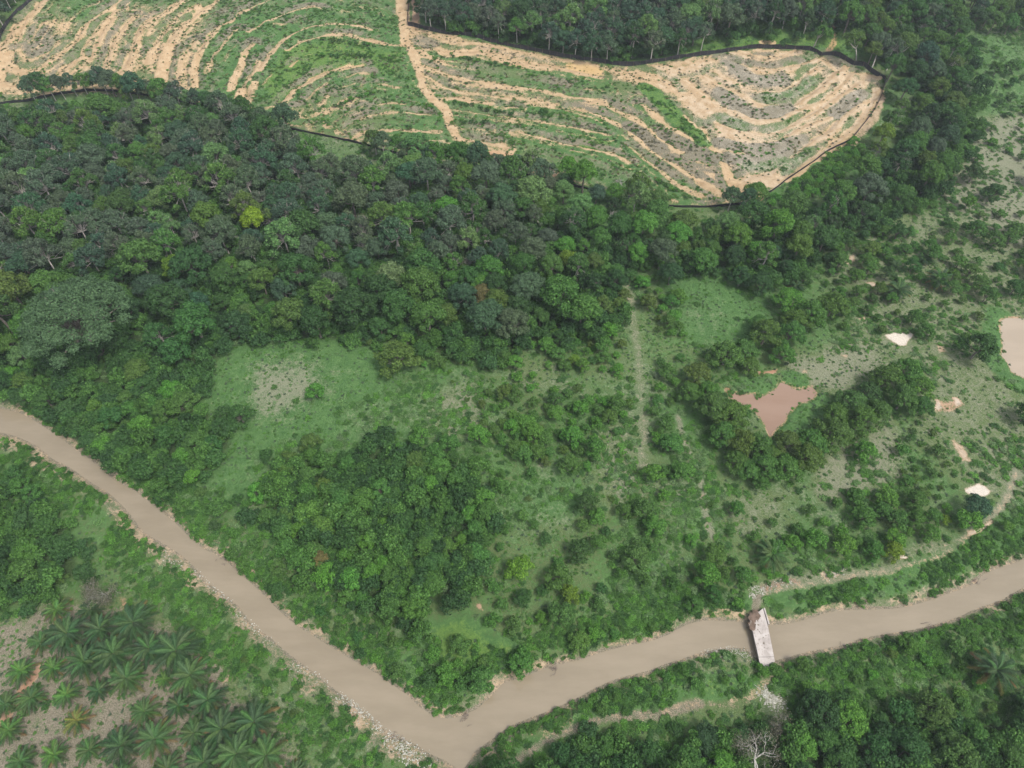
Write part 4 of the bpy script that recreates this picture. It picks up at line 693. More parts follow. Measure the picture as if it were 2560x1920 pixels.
def d_plain(q, Mi, z):
    c = fbm(q[:, 0], q[:, 1], 14, 71); cl = inside(q, CLEARED)
    cl |= inside(q, PALMS_G) & (RNG.random(len(q)) < .93); return np.where(cl | (z < -.9), 0, np.clip((c-.42)*3.2, .02, 1)*(1-Mi[SOIL])*(1-.55*Mi[PALE])*(1-Mi[SAND])*(1-.93*(Mi[LUSH] > .85))*(1-.8*Mi[BRUSH]))
weeds('undergrowth', 'weeds and creepers matted over the river plain', 30000, d_plain, (.4, 1.1), ['mid_green', 'light_green', 'fresh_green', 'pale_green', 'mid_green', 'deep_green'], flat=.45)
def d_bank(q, Mi, z):
    dd, _ = seg_dist(q, RIVER, True); return np.where(inside(q, RIVER), 0, np.clip(1.15-dd/11, 0, 1)*(z > -1.25)*(1-.75*Mi[SOIL])*np.clip((fbm(q[:, 0], q[:, 1], 7, 73)-.33)*4, 0, 1))
weeds('bank_creepers', 'leafy creepers and small shrubs crowding the river banks', 16000, d_bank, (.35, .95), ['mid_green', 'fresh_green', 'deep_green', 'mid_green'], box=(-150, 170, 18, 150))
def d_grass(q, Mi, z): return np.where(inside(q, CLEARED) | (z < -1.0), 0, (.25+.75*np.clip((fbm(q[:, 0], q[:, 1], 9, 85)-.35)*4, 0, 1))*(1-Mi[SOIL])*(1-Mi[SAND])*(1-Mi[DARK])*(1-.5*Mi[PALE])*np.clip(1.35-q[:, 1]/420, .3, 1))
weeds('grass_tussocks', 'fine tussocks of grass over the meadows and open plain', 38000, d_grass, (.16, .42), ['light_green', 'mid_green', 'pale_green', 'grey_green', 'fresh_green'], flat=.55)
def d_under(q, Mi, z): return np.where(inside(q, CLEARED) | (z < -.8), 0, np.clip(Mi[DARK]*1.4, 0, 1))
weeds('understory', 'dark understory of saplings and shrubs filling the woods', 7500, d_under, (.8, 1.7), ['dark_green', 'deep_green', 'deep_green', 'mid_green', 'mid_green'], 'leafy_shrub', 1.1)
def d_terr(q, Mi, z):
    c = fbm(q[:, 0], q[:, 1], 5, 75); return np.where(inside(q, CLEARED), np.clip((c-.36)*3, .03, 1)*(Mi[LUSH]*.9+.25*Mi[BRUSH])*(1-Mi[SOIL]*.93), 0)
weeds('terrace_weeds', 'green weeds and legume cover growing between the terrace benches', 15000, d_terr, (.25, .75), ['mid_green', 'deep_green', 'fresh_green', 'olive'], box=(-260, 190, 200, 372), flat=.55)
def d_seed(q, Mi, z): return np.where(inside(q, CLEARED), np.clip((fbm(q[:, 0], q[:, 1], 8, 79)-.38)*4, .05, 1)*np.clip(Mi[SOIL]*1.6-.3, 0, 1)*np.where(q[:, 0] > 60, .3, 1), 0)
weeds('bench_seedlings', 'small dark weeds dotted over the bare terrace benches', 5000, d_seed, (.14, .42), ['mid_green', 'deep_green', 'olive', 'dark_green'], box=(-260, 190, 200, 372), flat=.8)
def d_dead(q, Mi, z):
    c = fbm(q[:, 0], q[:, 1], 4, 77); return np.where(inside(q, CLEARED), np.clip((c-.34)*3, .02, 1)*np.clip(Mi[BRUSH]*1.1, 0, 1)*(1-.75*Mi[SOIL])*np.where(q[:, 0] > 60, .6, 1), 0)
weeds('dead_brush', 'grey-brown dead weeds on the terrace banks', 13000, d_dead, (.22, .55), ['grey_brown', 'grey_brown', 'rusty'], box=(-260, 190, 200, 372), flat=.5)

# ------------------------------------------------------------------ the giant spreading tree
def big_tree():
    R = 15.5; rng = np.random.default_rng(901); p, d, ctr, rl = crown_points(rng, R, 13.0, 8.0, 60, 42000, squash=.75, lo=.11, hi=.21, spread=.88, dome=.85, clump=.22, gaps=.05)
    x, y = GIANT
    keep = ~(((p[:, 0]+5.5)**2+(p[:, 1]-3.5)**2 < 9.5) & (rng.random(len(p)) < .93)); me = leaf_mesh('crown', p[keep], d[keep]+np.array([0, 0, .3])+rng.normal(size=d[keep].shape)*.4, .42, rng)
    z = float(ground_z(x, y)[0]); r = link('giant_tree', None, None, (x, y, z), label='giant spreading tree with a wide feathery dark crown at the left wood edge', category='tree')
    c_ = link('crown', me, r); c_['tint'] = (.070, .132, .058)
    m = MB(); m.tube([(0, 0, -.5), (.3, .2, 4), (0, 0, 8)], [1.3, .95, .8], 9)
    for k in range(0, 60): e = ctr[k]; a = e*np.array([.5, .5, 0])+np.array([0, 0, 10.5+.25*(e[2]-9)]); m.tube([(0, 0, 7.6), a, e+(e-a)*.05], [.42, .26, .09], 5)
    for ang in (2.2, 2.6, 3.0, 3.4): m.tube([(0, 0, 8), (cos(ang)*4, sin(ang)*4, 13.2), (cos(ang)*8.5, sin(ang)*7.5, 16.2)], [.4, .28, .1], 5)
    link('trunk', m.mesh('trunk', m_bark, True), r)
big_tree()

# ------------------------------------------------------------------ bare and dying trees
def bare_tree(pt, h, R, label, mat, up=4, seed=1, haze_leaf=0, tint='grey_brown', lean=(0, 0)):
    rng = np.random.default_rng(seed); x, y = at(np.array([pt[0]]), np.array([pt[1]]), None, up); x, y = float(x[0]), float(y[0]); z = float(ground_z(x, y)[0]); m = MB(); tips = []
    def grow(p, d, L, r, lev):
        q = p+d*L; midp = p+d*L*.5+rng.normal(size=3)*L*.06; m.tube([p, midp, q], [r, r*.82, r*.62], 5 if lev < 2 else 3)
        if lev == 4: tips.append(q); return
        for _ in range(3 if lev else 6):
            e = d*(.75 if lev else .35)+rng.normal(size=3)*np.array([.62, .62, .38])*(1.25 if lev == 0 else 1); e[2] += .12; e /= np.linalg.norm(e); grow(q-d*L*rng.uniform(0, .25), e, L*rng.uniform(.62, .85)*(R/h*1.05 if lev == 0 else 1), r*.58, lev+1)
    d0 = np.array([lean[0], lean[1], 1.]); d0 /= np.linalg.norm(d0); grow(np.array([0, 0, -.3]), d0, h*.38, h*(.034 if R > 7 else .022), 0)
    r = link('bare_tree', None, None, (x, y, z), label=label, category='tree'); link('branches', m.mesh('branches', mat, True), r)
    if haze_leaf:
        T = np.array(tips); k = rng.integers(0, len(T), haze_leaf); p = T[k]+rng.normal(size=(haze_leaf, 3))*.5; c_ = link('foliage', leaf_mesh('foliage', p, rng.normal(size=p.shape)+np.array([0, 0, .5]), .2, rng), r); c_['tint'] = TINT[tint]
m_dead = simple('dead_wood', (.42, .41, .37), (.27, .26, .23), 3)
bare_tree(S_(1326,455), 9, 4.5, 'leafless grey dead tree in the wood below the terraces', m_dead, 6, 2)
bare_tree(S_(1640,1632), 9, 8.5, 'large leafless whitish tree in the southern thicket', m_dead, 6, 5, 3600)
bare_tree(S_(890,525), 9, 4.0, 'dying tree with rusty leaves inside the wood', m_dead, 7, 8, 900, 'rusty')
bare_tree(S_(1690,1560), 6, 4.2, 'thin purplish-grey bare tree south of the stone heap', m_dead, 4, 11, 1500)
bare_tree(S_(215,1275), 6.5, 6.0, 'grey half-bare tree at the top corner of the palm plantation', m_dead, 4, 14, 4200)
bare_tree(S_(1345,380), 8, 4.5, 'half-bare grey tree standing over the lowest terraces', m_dead, 6, 17, 500)
bare_tree(S_(278,515), 8, 3.2, 'pale bare tree in the plantation wood north of the giant tree', m_dead, 9, 21)
bare_tree(S_(1010,545), 9, 4.5, 'grey twiggy crown right of the pale green tree', m_dead, 8, 25, 700)
bare_tree(S_(780,455), 9, 4.5, 'grey twiggy crown in the middle of the dark wood', m_dead, 8, 27, 700)

# leaning pale-stemmed trees at the corner of the fence
def leaning(base, tip, label, tint, R, seed):
    bx, by = at(np.array([base[0]]), np.array([base[1]])); bx, by = float(bx[0]), float(by[0]); z = float(ground_z(bx, by)[0]); h = 9.5
    tx, ty = at(np.array([tip[0]]), np.array([tip[1]]), None, h); dx, dy = float(tx[0])-bx, float(ty[0])-by
    r = link('leaning_tree', None, None, (bx, by, z), label=label, category='tree'); rng = np.random.default_rng(seed)
    p, d, ctr, rl = crown_points(rng, R, 3.6, h-1.8, 13, 3400, lo=.22, hi=.34, spread=.78, dome=.7); off = np.array([dx, dy, 0]); c_ = link('crown', leaf_mesh('crown', p+off, d+rng.normal(size=d.shape)*.6+np.array([0, 0, .25]), .42, rng), r); c_['tint'] = TINT[tint]
    m = MB(); fork = np.array([dx*.45, dy*.45, h*.5]); m.tube([(0, 0, -.3), fork*.5+np.array([.1, 0, 0]), fork], [.3, .24, .2], 6)
    for c0 in ctr[::2]: e = c0+off; m.tube([fork, (fork+e)/2+np.array([0, 0, -.3]), e], [.14, .1, .04], 4)
    link('trunk', m.mesh('trunk', m_pale, True), r)
leaning(z5((1450,385))[0], z5((1430,150))[0], 'olive tree with a forked pale stem behind the fence corner', 'olive', 5.0, 31)
leaning(z5((1610,480))[0], z5((1740,130))[0], 'dark grey-green tree with a forked white stem behind the fence corner', 'grey_green', 4.4, 32)
leaning(z5((1760,505))[0], z5((2010,160))[0], 'olive tree on a long leaning white stem right of the fence corner', 'olive', 5.2, 33)
leaning(z5((990,245))[0], z5((1080,90))[0], 'slim leaning tree behind the fence above the pale knoll', 'mid_green', 2.6, 34)

# ------------------------------------------------------------------ oil palms
def frond_mesh(seed, phi0, droop, L=4.6):
    rng = np.random.default_rng(seed); v = []; f = []; tone = []; n = 22; pts = []; p = np.array([0., 0., 0.]); a = phi0
    for k in range(n+1): pts.append(p.copy()); p = p+np.array([cos(a), 0, sin(a)])*L/n; a -= droop/n*(.4+1.2*k/n)
    def quad(a_, b_, c_, d_, t): o = len(v); v.extend([a_, b_, c_, d_]); f.append((o, o+1, o+2, o+3)); tone.append(t)
    for k in range(n):
        w0, w1 = .09*(1-k/n)+.02, .09*(1-(k+1)/n)+.02; quad(pts[k]-[0, w0, 0], pts[k+1]-[0, w1, 0], pts[k+1]+[0, w1, .0], pts[k]+[0, w0, 0], .75)
        if k < 2: continue
        t = k/n; ll = .80*math.sin(pi*min(1, t*.88+.1))**.7*rng.uniform(.85, 1.1)
        for sgn in (-1, 1):
            for j in (0, .5):
                q0 = pts[k]*(1-j)+pts[k+1]*j; fw = rng.uniform(.35, .6)+.5*t; dirv = np.array([fw, sgn*1.0, rng.uniform(-.35, .25)]); dirv /= np.linalg.norm(dirv); e = q0+dirv*ll*rng.uniform(.85, 1.1)-np.array([0, 0, .22*ll]); wv = np.array([.075, 0, .02]); quad(q0-wv*.6, q0+wv, e+wv*.3, e-wv*.3, rng.uniform(.2, .8))
    me = bpy.data.meshes.new('frond'); me.from_pydata([tuple(q) for q in v], [], f); a_ = me.attributes.new('leaf_tone', 'FLOAT', 'FACE'); a_.data.foreach_set('value', np.array(tone, np.float32)); me.materials.append(m_frond); me.update(); return me
FR = [[frond_mesh(200+k, 1.15, 1.5, 4.0) for k in range(2)], [frond_mesh(210+k, .62, 1.55) for k in range(3)], [frond_mesh(220+k, .15, 1.1, 4.7) for k in range(2)]]
m_pt = simple('palm_stem', (.11, .085, .06), (.05, .04, .03), 4)
def palm_trunk(h):
    m = MB(); m.tube([(0, 0, -.3), (0, 0, h*.5), (0, 0, h), (0, 0, h+.5)], [.42, .38, .45, .15], 9)
    for k in range(36):
        a = k*2.4; z = .2+(h-.2)*k/36; m.tube([(cos(a)*.36, sin(a)*.36, z), (cos(a)*.62, sin(a)*.62, z+.3)], [.09, .04], 3)
    return m.mesh('trunk', m_pt)
PT = {h: palm_trunk(h) for h in (1.2, 2.4, 3.4)}
PC = dict(dark=(.034, .070, .028), mid=(.048, .095, .032), light=(.060, .128, .030), yellow=(.115, .118, .034), brown=(.15, .11, .05))
def palm(pt, s, tone, label, h=3.4, old=3):
    x, y = at(np.array([pt[0]*1.]), np.array([pt[1]*1.]), None, h+.8); x, y = float(x[0]), float(y[0]); z = float(ground_z(x, y)[0])
    r = link('oil_palm', None, None, (x, y, z), label=label, category='palm', group='oil palms'); r.rotation_euler = (0, 0, random.uniform(0, 6)); r.scale = (s, s, s)
    link('trunk', PT[h], r); n = 34; base = PC[tone]
    for k in range(n):
        t = k/n; lv = 0 if t < .25 else (1 if t < .72 else 2); fr = link('frond', random.choice(FR[lv]), r, (0, 0, h+.35-.35*t)); fr.rotation_euler = (random.uniform(-.25, .25), random.uniform(-.12, .12), k*2.39996+random.uniform(-.12, .12)); q = random.uniform(.85, 1.1); fr.scale = (q, q, q)
        c_ = tuple(u*1.1 for u in PC[dict(light='light', mid='mid', dark='mid', yellow='yellow')[tone]]) if t < (.3 if tone != 'dark' else .12) else PC[dict(light='mid', mid='mid', dark='dark', yellow='mid' if t < .6 else 'yellow')[tone]]; 
        if k >= n-old: c_ = PC['brown'] if random.random() < .6 else PC['yellow']
        fr['tint'] = jit(c_, .15)
zl = lambda x, y: Z(0,1240,2.44,(x, y))[0]
PALMS = [(410,840,1.12,'dark','top row, left of the pair'),(605,810,1.0,'dark','top row, middle'),(810,770,1.15,'dark','top row, right, under the scrub'),(900,925,.95,'dark','second row, left of the widest palm'),(690,960,1.1,'dark','second row with a lime young frond'),
 (510,1010,1.05,'dark','second row, leftmost of the dark ones'),(1080,950,1.25,'dark','widest crown near the creeper belt'),(1160,1090,1.05,'mid','just below the widest crown'),(765,1110,.95,'mid','middle of the third row'),(230,880,.8,'mid','small, at the upper left end'),
 (330,685,.85,'light','pale, below the half-bare tree, browning on one side'),(540,685,.85,'dark','half hidden under the half-bare tree'),(110,1060,.85,'light','bright, upper left above the orange path'),(310,1040,.75,'light','small bright one right of the orange path'),(170,1225,.85,'mid','beside the orange path'),
 (385,1200,.8,'light','bright, in the open centre left'),(590,1180,.72,'dark','small dark one above the bleached patch'),(450,1360,.78,'yellow','yellowing one by itself in the open'),(870,1310,.85,'mid','with browning right-hand fronds'),(1075,1270,.8,'dark','compact, between two larger ones'),
 (1260,1240,.95,'dark','outer edge near two sandy spots'),(990,1110,.55,'light','smallest of all, under the widest crown'),(1350,1420,1.05,'dark','left of the outermost large pair'),(1550,1380,1.1,'dark','outermost large one by the creeper belt'),(1170,1440,.85,'mid','thin-crowned, lower middle'),
 (940,1480,.95,'mid','lower middle with bronze lower fronds'),(730,1520,.95,'dark','dense dark one, lower left of centre'),(530,1545,.75,'mid','small, lower left'),(310,1570,.82,'light','pale, near the bottom left'),(30,1420,.8,'light','at the left picture edge below the path'),
 (10,1260,.8,'mid','at the left edge by the orange path'),(100,1610,.8,'mid','bottom left corner'),(1440,1570,1.05,'mid','bottom, near the outer trail'),(1620,1580,1.0,'mid','bottom, outermost, with pale flower spikes'),(1240,1620,1.0,'dark','bottom edge, right of the middle'),(1010,1660,.85,'mid','bottom edge, middle'),
 (720,1690,.8,'mid','cut by the bottom edge'),(1800,1680,.7,'mid','bottom edge beside the trail')]
LIGHTW = dict(dark='dark green', mid='mid-green', light='light green', yellow='yellowing')
for x, y, s, tn, pl in PALMS: palm(zl(x, y), s*(.84 if s < .9 else .97), tn, f'{LIGHTW[tn]} oil palm, {pl}', 3.4 if s > .9 else (2.4 if s > .76 else 1.2), 8 if 'brown' in pl or 'bronze' in pl or tn == 'yellow' else 3)
palm(zp((1440,250))[0], .95, 'dark', 'dark oil palm in the scrub left of the yellow-fringed palm', 2.4); palm(zp((1690,185))[0], 1.0, 'dark', 'oil palm with a yellow fringe of dying fronds in the eastern scrub', 2.4, 11)
palm(zp((1430,95))[0], .55, 'dark', 'tiny oil palm above the dark one in the eastern scrub', 1.2); palm(zp((1600,60))[0], .65, 'dark', 'small oil palm at the top of the eastern scrub', 1.2); palm(zp((820,220))[0], .7, 'dark', 'small oil palm above the ring of pond trees', 1.2)
palm(z7((665,350))[0], .95, 'mid', 'oil palm standing just north-east of the bridge', 2.4); palm(z7((2035,1060))[0], 1.05, 'dark', 'large oil palm with yellow lower fronds south of the river', 3.4, 8)

# ------------------------------------------------------------------ black silt fence round the cleared land
m_net = simple('black_netting', (.012, .012, .015), (.03, .03, .035), 1.5, .7, .2, .3); m_post = simple('wooden_stakes', (.20, .16, .12), (.12, .09, .07), 4)
pm = MB(); pm.tube([(0, 0, -.3), (0, 0, 1.75)], [.045, .04], 5); post_me = pm.mesh('post', m_post); bm_ = MB(); bm_.tube([(0, 0, 1.2), (0, -1.3, -.05)], [.04, .04], 4); brace_me = bm_.mesh('brace', m_post)
def fence(px, label, h=1.5, side=1):
    L = smooth_line(W(px), 2.6); z = ground_z(L[:, 0], L[:, 1]); o = np.array([L[0, 0], L[0, 1], z[0]]); r = link('silt_fence', None, None, tuple(o), label=label, category='fence', group='black silt fences round the cleared land')
    n = len(L); tg = np.gradient(L, axis=0); tg /= np.linalg.norm(tg, axis=1)[:, None]+1e-9; nr = np.stack([-tg[:, 1], tg[:, 0]], 1)
    m = MB(); rows = []
    for k in range(n):
        hh = h*(1+.12*math.sin(k*1.7)+.08*math.sin(k*.6)); sag = .08*math.sin(k*2.3); b_ = L[k]-o[:2]
        rows.append([(b_[0]+nr[k, 0]*(q+e), b_[1]+nr[k, 1]*(q+e), z[k]-o[2]+zz) for q, zz, e in ((.02, -.15, 0), (.05+sag, hh*.5, 0), (.02, hh, 0), (-.02, hh, 0), (-.01+sag, hh*.5, 0), (-.04, -.15, 0))])
    v = [q for row in rows for q in row]; f = []
    for k in range(n-1):
        for j in range(5): f.append((k*6+j, (k+1)*6+j, (k+1)*6+j+1, k*6+j+1))
    m.add(v, f); link('netting', m.mesh('netting', m_net), r)
    for k in range(0, n, 1 if n < 90 else 1):
        b_ = L[k]-o[:2]+nr[k]*-.1; p = link('post', post_me, r, (b_[0], b_[1], z[k]-o[2])); p.scale = (1, 1, h/1.5*random.uniform(.95, 1.1)); p.rotation_euler = (random.uniform(-.06, .06), random.uniform(-.06, .06), 0)
        if k % 9 == 4: q = link('brace', brace_me, r, (b_[0], b_[1], z[k]-o[2])); q.rotation_euler = (0, 0, math.atan2(tg[k, 1], tg[k, 0]))
fence(FTOP, 'long black silt fence between the terraces and the northern plantation', 1.75)
fence(FRIGHT, 'low black silt fence down the east side of the cleared slope', .95); fence(FSOUTH, 'black silt fence along the foot of the right-hand terraces', 1.0)
fence(FLEFT, 'black silt fence along the foot of the left-hand terraces', 1.0); fence(FWEST, 'black silt fence at the north-west corner beside the dirt road', 1.5); fence(FNORTH, 'short black silt fence running north beside the dirt track', 1.5)

# ------------------------------------------------------------------ concrete bridge
def bridge():
    b7 = lambda *p: Z(1780,1400,4.607,*p); zt = .35
    c = W(b7((500,625),(590,555),(640,740),(725,1165),(640,1262),(550,1180),(480,850),(440,690)), zt); o = np.array([*c.mean(0), 0.]); R = [tuple(q-o[:2]) for q in c]
    m, t, b = new_mat('weathered_concrete'); g = NG(t); pos = g.n('ShaderNodeTexCoord').outputs['Object']; n1 = g.noise(.5, 5, .65, pos); n2 = g.noise(2.2, 5, .7, pos); n3 = g.noise(9, 3, .6, pos)
    cc = g.mix(g.rng(n1, .35, .65), (.39, .355, .325), (.28, .25, .225)); cc = g.mix(g.math('MULTIPLY', g.rng(n2, .54, .66), .75), cc, (.17, .14, .12)); cc = g.mix(g.math('MULTIPLY', g.rng(n3, .5, .8), .35), cc, (.25, .22, .2)); g.l(cc, b.inputs['Base Color']); b.inputs['Roughness'].default_value = .9; g.bump(n3, .4, .05, b)
    m_dark = simple('wet_concrete', (.20, .17, .14), (.10, .08, .06), 1.5); m_mud = simple('brown_mud', (.15, .105, .08), (.08, .058, .042), 1.2, .95, .8)
    r = link('bridge', None, None, tuple(o), label='small weathered concrete slab bridge over the muddy river', category='bridge')
    TL, TR, R1, R2, TIP, L3, L2, L1 = [np.array(q) for q in R]
    jl, jr = L3*.81+L2*.19, R2*.88+R1*.12                      # the joint across the south end
    k = MB(); k.prism([tuple(q) for q in (L1, jl, jr, R1, TR*.98+TL*.02, TL)], zt-.38, zt); link('deck', k.mesh('deck', m), r)
    k = MB(); e = .07*(TIP-(jl+jr)/2)/np.linalg.norm(TIP-(jl+jr)/2); k.prism([tuple(q) for q in (jl+e, L3, TIP*.72+L3*.28, TIP*.72+R2*.28, R2, jr+e)], zt-.38, zt-.02); link('approach_slab', k.mesh('approach_slab', m), r)
    ax = (jl-L1)/np.linalg.norm(jl-L1); nx = np.array([ax[1], -ax[0]]); nx = nx if np.dot(nx, jr-jl) > 0 else -nx
    for a, b_, off in ((L1, jl, .18), (R1, jr, -.18)):
        k = MB(); p0, p1 = a+nx*off, b_+nx*off; w_ = nx*.14; k.prism([tuple(q) for q in (p0-w_, p1-w_, p1+w_, p0+w_)], zt-1.0, zt-.383); link('girder', k.mesh('girder', m_dark), r)
    for q0, q1 in ((L1+ax*.3, R1+ax*.1), (jl-ax*.6, jr-ax*.6)):
        k = MB(); k.prism([tuple(q) for q in (q0-ax*.35, q0+ax*.35, q1+ax*.35, q1-ax*.35)], -3.2, zt-1.003); link('pier', k.mesh('pier', m_dark), r)
    k = MB(); a, b_ = TR+nx*.05, R1+nx*.12; k.prism([tuple(q) for q in (a, b_, b_+nx*.28, a+nx*.28)], zt-1.3, zt+.22); link('wing_wall', k.mesh('wing_wall', m), r)
    k = MB(); a, b_ = TL-nx*.1, L1-nx*.32+ax*1.2; k.prism([tuple(q) for q in (a-nx*.3, b_-nx*.3, b_, a)], zt-1.5, zt+.05); link('wing_wall', k.mesh('wing_wall', m_dark), r)
    # dried mud over the upstream corner
    rng = np.random.default_rng(5); cc_ = [(L1*.55+TL*.45)+nx*.15, L1+ax*1.3+nx*.25, L1+nx*.6, TL+nx*.1+ax*.4]; k = MB()
    for q0 in cc_:
        n = 12; rr = rng.uniform(.7, 1.1); ring = [(q0[0]+cos(6.28*j/n)*rr*rng.uniform(.6, 1.15), q0[1]+sin(6.28*j/n)*rr*1.4*rng.uniform(.6, 1.15), zt-.03) for j in range(n)]; k.add(ring+[(q0[0], q0[1], zt+.16)], [(j, (j+1) % n, n) for j in range(n)])
    link('dried_mud', k.mesh('dried_mud', m_mud, True), r, kind='stuff')
    for (ux, uy, rr) in ((525,700,.18),(535,748,.26),(527,800,.14),(545,825,.12),(590,893,.16),(530,965,.14),(596,960,.24),(602,1010,.12)):
        w0 = W(b7((ux, uy)), zt)[0]-o[:2]; k = MB(); n = 9; k.add([(w0[0]+cos(6.28*j/n)*rr*rng.uniform(.6, 1.2), w0[1]+sin(6.28*j/n)*rr*rng.uniform(.6, 1.2), zt+.012) for j in range(n)]+[(w0[0], w0[1], zt+.03)], [(j, (j+1) % n, n) for j in range(n)]); link('mud_clod', k.mesh('mud_clod', m_dark), r)
    return o
bridge()

# ------------------------------------------------------------------ stones along the banks and stone heaps
m_stone = simple('white_stones', (.42, .41, .36), (.22, .22, .17), 1.3, .9, .2)
def rock_mesh(seed):
    rng = np.random.default_rng(seed); m = MB(); v = []
    for (x, y, z) in ((0,0,1),(.9,0,.3),(.28,.85,.3),(-.72,.52,.3),(-.72,-.52,.3),(.28,-.85,.3),(.72,.52,-.3),(-.28,.85,-.3),(-.9,0,-.3),(-.28,-.85,-.3),(.72,-.52,-.3),(0,0,-.6)): k = rng.uniform(.75, 1.2); v.append((x*k, y*k, z*k*.7))
    m.add(v, [(0,1,2),(0,2,3),(0,3,4),(0,4,5),(0,5,1),(1,6,2),(2,6,7),(2,7,3),(3,7,8),(3,8,4),(4,8,9),(4,9,5),(5,9,10),(5,10,1),(1,10,6),(6,11,7),(7,11,8),(8,11,9),(9,11,10),(10,11,6)]); return m
def stones(name, label, pts, srange, seed):
    m = MB(); rs = [rock_mesh(k) for k in range(5)]; rng = np.random.default_rng(seed); z = ground_z(pts[:, 0], pts[:, 1])
    for (x, y), zz in zip(pts, z):
        s = rng.uniform(*srange)*.72; a = rng.uniform(0, 6.28); r = rs[rng.integers(5)]; c_, s_ = cos(a), sin(a); m.add([(x+(u*c_-v*s_)*s, y+(u*s_+v*c_)*s*.8, zz+w_*s+.05) for u, v, w_ in r.v], r.f)
    link(name, m.mesh(name, m_stone), kind='stuff', label=label)
def strip(L, n, wd, seed):
    rng = np.random.default_rng(seed); L = smooth_line(W(L), 1.); k = rng.integers(0, len(L), n); return L[k]+rng.normal(size=(n, 2))*wd
zb = lambda *p: Z(0,1240,2.44,*p)
stones('bank_stones', 'small pale stones lining the left bank of the river', np.vstack([strip(zb((980,340),(1100,420),(1250,500),(1420,640)), 170, .9, 1), strip(zb((1420,700),(1530,780),(1640,880)), 80, .8, 2), strip(zb((1760,1010),(1900,1090),(2000,1130)), 70, .8, 3), strip(zb((2080,1210),(2196,1310)), 90, .8, 4)]), (.10, .26), 5)
stones('corner_stones', 'white stones heaped on the bank at the river corner', np.vstack([strip(z8((20,1200),(150,1310),(250,1400)), 190, 1.0, 6), strip(z8((300,1460),(400,1530),(500,1640)), 340, 1.1, 7)]), (.12, .30), 8)
stones('rubble_heap', 'white rubble heap at the path south of the bridge', np.vstack([strip(z7((600,1210),(650,1230)), 60, .8, 9), strip(z7((630,1210),(690,1260)), 230, .95, 10)]), (.12, .34), 11)
stones('bridge_rubble', 'white rubble spilled at the north end of the bridge', np.vstack([strip(z7((550,565),(600,575)), 90, .6, 12), strip(z7((530,600),(545,610)), 30, .35, 13), strip(z7((620,560),(800,520)), 50, .8, 14), strip(z7((980,490),(1090,470)), 50, .5, 15)]), (.10, .28), 16)
stones('bank_rubble', 'pale stones on the south bank just upstream of the bridge', strip(z7((280,940),(430,935),(540,975)), 240, .8, 17), (.09, .22), 18)
# driftwood snagged on the banks
m_drift = simple('driftwood', (.16, .13, .11), (.09, .07, .06), 3)
def drift(pt, label, n, spread, seed):
    rng = np.random.default_rng(seed); x, y = W([pt], WL)[0]; m = MB()
    for _ in range(n):
        a = rng.normal(.5, .5); L_ = rng.uniform(.4, 1.4); cx, cy = rng.normal(size=2)*spread; m.tube([(cx-cos(a)*L_/2, cy-sin(a)*L_/2, rng.uniform(-.1, .3)), (cx, cy, rng.uniform(.1, .5)), (cx+cos(a)*L_/2, cy+sin(a)*L_/2, rng.uniform(-.1, .6))], [.05, .04, .02], 3)
    link('driftwood', m.mesh('driftwood', m_drift), None, (x, y, WL+.1), label=label, category='driftwood')
for px, lab, n, sp, sd in ((z8((765,1322))[0], 'snagged driftwood in the water off the inner river corner', 16, .9, 1), (z8((1300,1030))[0], 'dark tangle of driftwood on the north bank halfway to the bridge', 22, .9, 2), (z7((1890,515))[0], 'driftwood snag on the north bank far right', 18, .8, 3),
    (z7((1615,800))[0], 'dark branch sticking out of the south bank downstream', 10, .6, 4), (z7((1140,955))[0], 'brush pile on the south bank downstream of the bridge', 26, 1.1, 5), (zb((1370,390))[0], 'small driftwood at the north bank facing the palms', 10, .7, 6), (z8((345,1470))[0], 'driftwood lying on the stones at the river corner', 14, .9, 7)): drift(px, lab, n, sp, sd)

# ------------------------------------------------------------------ descriptions of the plants
from collections import defaultdict
CAT = dict(rubber_tree='tree', forest_tree='tree', broad_tree='tree', orchard_tree='tree', mango_tree='tree', leafy_shrub='shrub', low_bush='bush')
NOUN = dict(rubber_tree='slender tree', forest_tree='full-crowned tree', broad_tree='broad tree', orchard_tree='small round tree', mango_tree='dense round tree', leafy_shrub='leafy shrub', low_bush='low bush')
LAND = dict([('the bridge', (1905,1600)), ('the heart-shaped pond', (1925,1000)), ('the pale pond', (2560,850)), ('the white sand pit', (2250,845)), ('the lower sand pit', (2450,1225)), ('the river corner', (1130,1800)), ('the start of the north fence', (1030,60)), ('the north-west dirt road', (60,60)), ('the pale knoll', (1960,160)), ('the orange earth patch', (1260,395)), ('the giant tree', (185,800)), ('the lone meadow tree', (790,980)),
  ('the fence corner', (2200,190)), ('the south tip of the terraces', (1900,490)), ('the left river bend', (60,1040)), ('the track head', (1570,690)), ('the dirt track end', (1160,380)), ('the yellow-fringed palm', (2350,700)), ('the rubble heap', (1935,1750)), ('the big white bare tree', (1890,1890)),
  ('the widest palm', (440,1630)), ('the half-bare tree', (250,1470)), ('the bleached meadow patch', (700,970)), ('the small meadow', (1800,780)), ('the leafless wood tree', (1530,520)), ('the mud-red gully', (1760,1250)), ('the north fence bend', (1560,165)), ('the bright yellow-green tree', (625,545))])
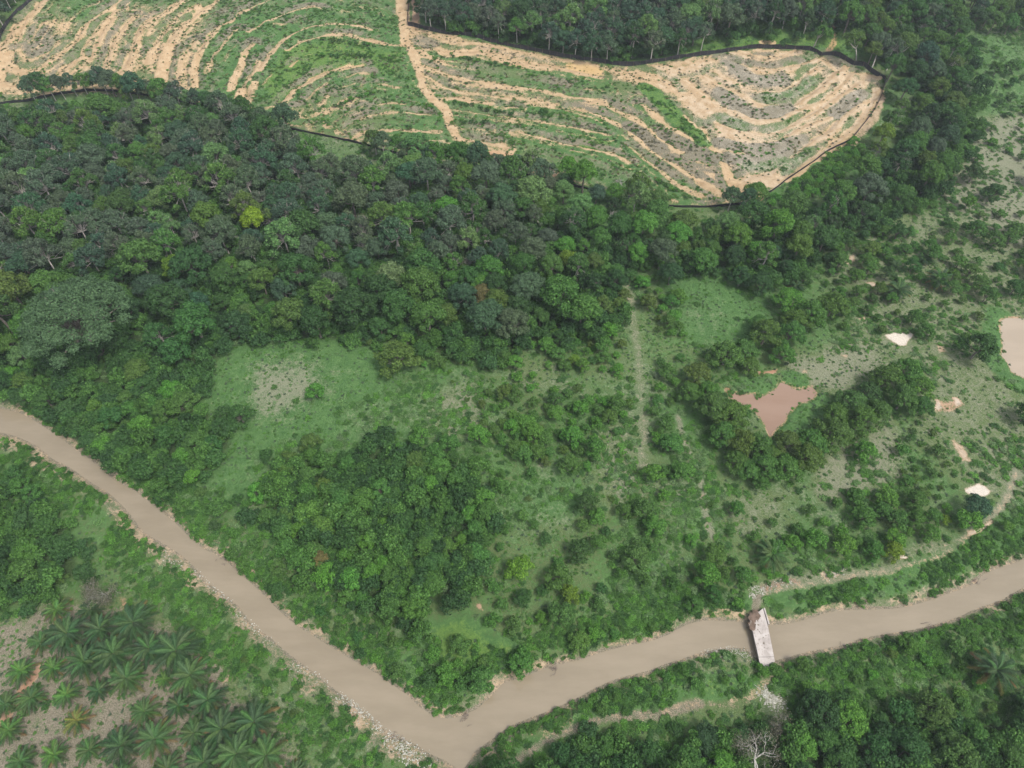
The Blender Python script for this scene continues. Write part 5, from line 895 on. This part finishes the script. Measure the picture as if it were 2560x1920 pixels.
GROUP = dict(rubber_tree='slender trees of the woods and plantation', forest_tree='full-crowned trees of the woods', broad_tree='broad-crowned trees of the woods', orchard_tree='small trees of the orchards and thickets', mango_tree='dense round trees by pond and river', leafy_shrub='leafy shrubs of the plain', low_bush='low bushes of banks and terraces')
ORD = ['nearest', 'second nearest', 'third nearest', 'fourth nearest', 'fifth nearest', 'sixth nearest', 'seventh nearest', 'eighth nearest', 'ninth nearest', 'tenth nearest', 'eleventh nearest', 'twelfth nearest', 'thirteenth nearest', 'fourteenth nearest', 'fifteenth nearest', 'sixteenth nearest', 'seventeenth nearest', 'eighteenth nearest', 'nineteenth nearest', 'twentieth nearest']
grp = defaultdict(list)
for o, p in THINGS:
    o['category'] = CAT[p['kind']]
    if p.get('own'): o['label'] = f"{words_of[p['tint']]} {NOUN[p['kind']]} {p['place']}"; continue
    o['group'] = GROUP[p['kind']]
    lm = min(LAND, key=lambda k: math.hypot(LAND[k][0]-p['px'], LAND[k][1]-p['py'])); p['ld'] = math.hypot(LAND[lm][0]-p['px'], LAND[lm][1]-p['py'])
    size = 'small' if p['s'] < .72 else ('smallish' if p['s'] < .82 else ('middling' if p['s'] < .93 else ('biggish' if p['s'] < 1.03 else 'large'))); grp[(size, p['tint'], p['kind'], lm)].append((o, p))
for (size, tn, kd, lm), lst in grp.items():
    lst.sort(key=lambda t: t[1]['ld']); nn = NOUN[kd].split()[-1]
    for n, (o, p) in enumerate(lst):
        o['label'] = f"{size} {words_of[tn]} {NOUN[kd]}, " + (f"{ORD[n]} such {nn} to {lm}" if n < len(ORD) else f"beyond the nearer ones around {lm}")

# ------------------------------------------------------------------ thin air haze
hm = bpy.data.materials.new('haze'); hm.use_nodes = True; ht = hm.node_tree; ht.nodes.clear(); ho = ht.nodes.new('ShaderNodeOutputMaterial'); hv = ht.nodes.new('ShaderNodeVolumePrincipled')
hv.inputs['Density'].default_value = .00015; hv.inputs['Color'].default_value = (.80, .88, .95, 1); hv.inputs['Anisotropy'].default_value = .1; ht.links.new(hv.outputs[0], ho.inputs['Volume'])
k = MB(); k.box((0, 0, 77.), (13600, 13600, 162.)); link('haze', k.mesh('haze', hm), kind='stuff', label='thin pale haze in the air over the plain')
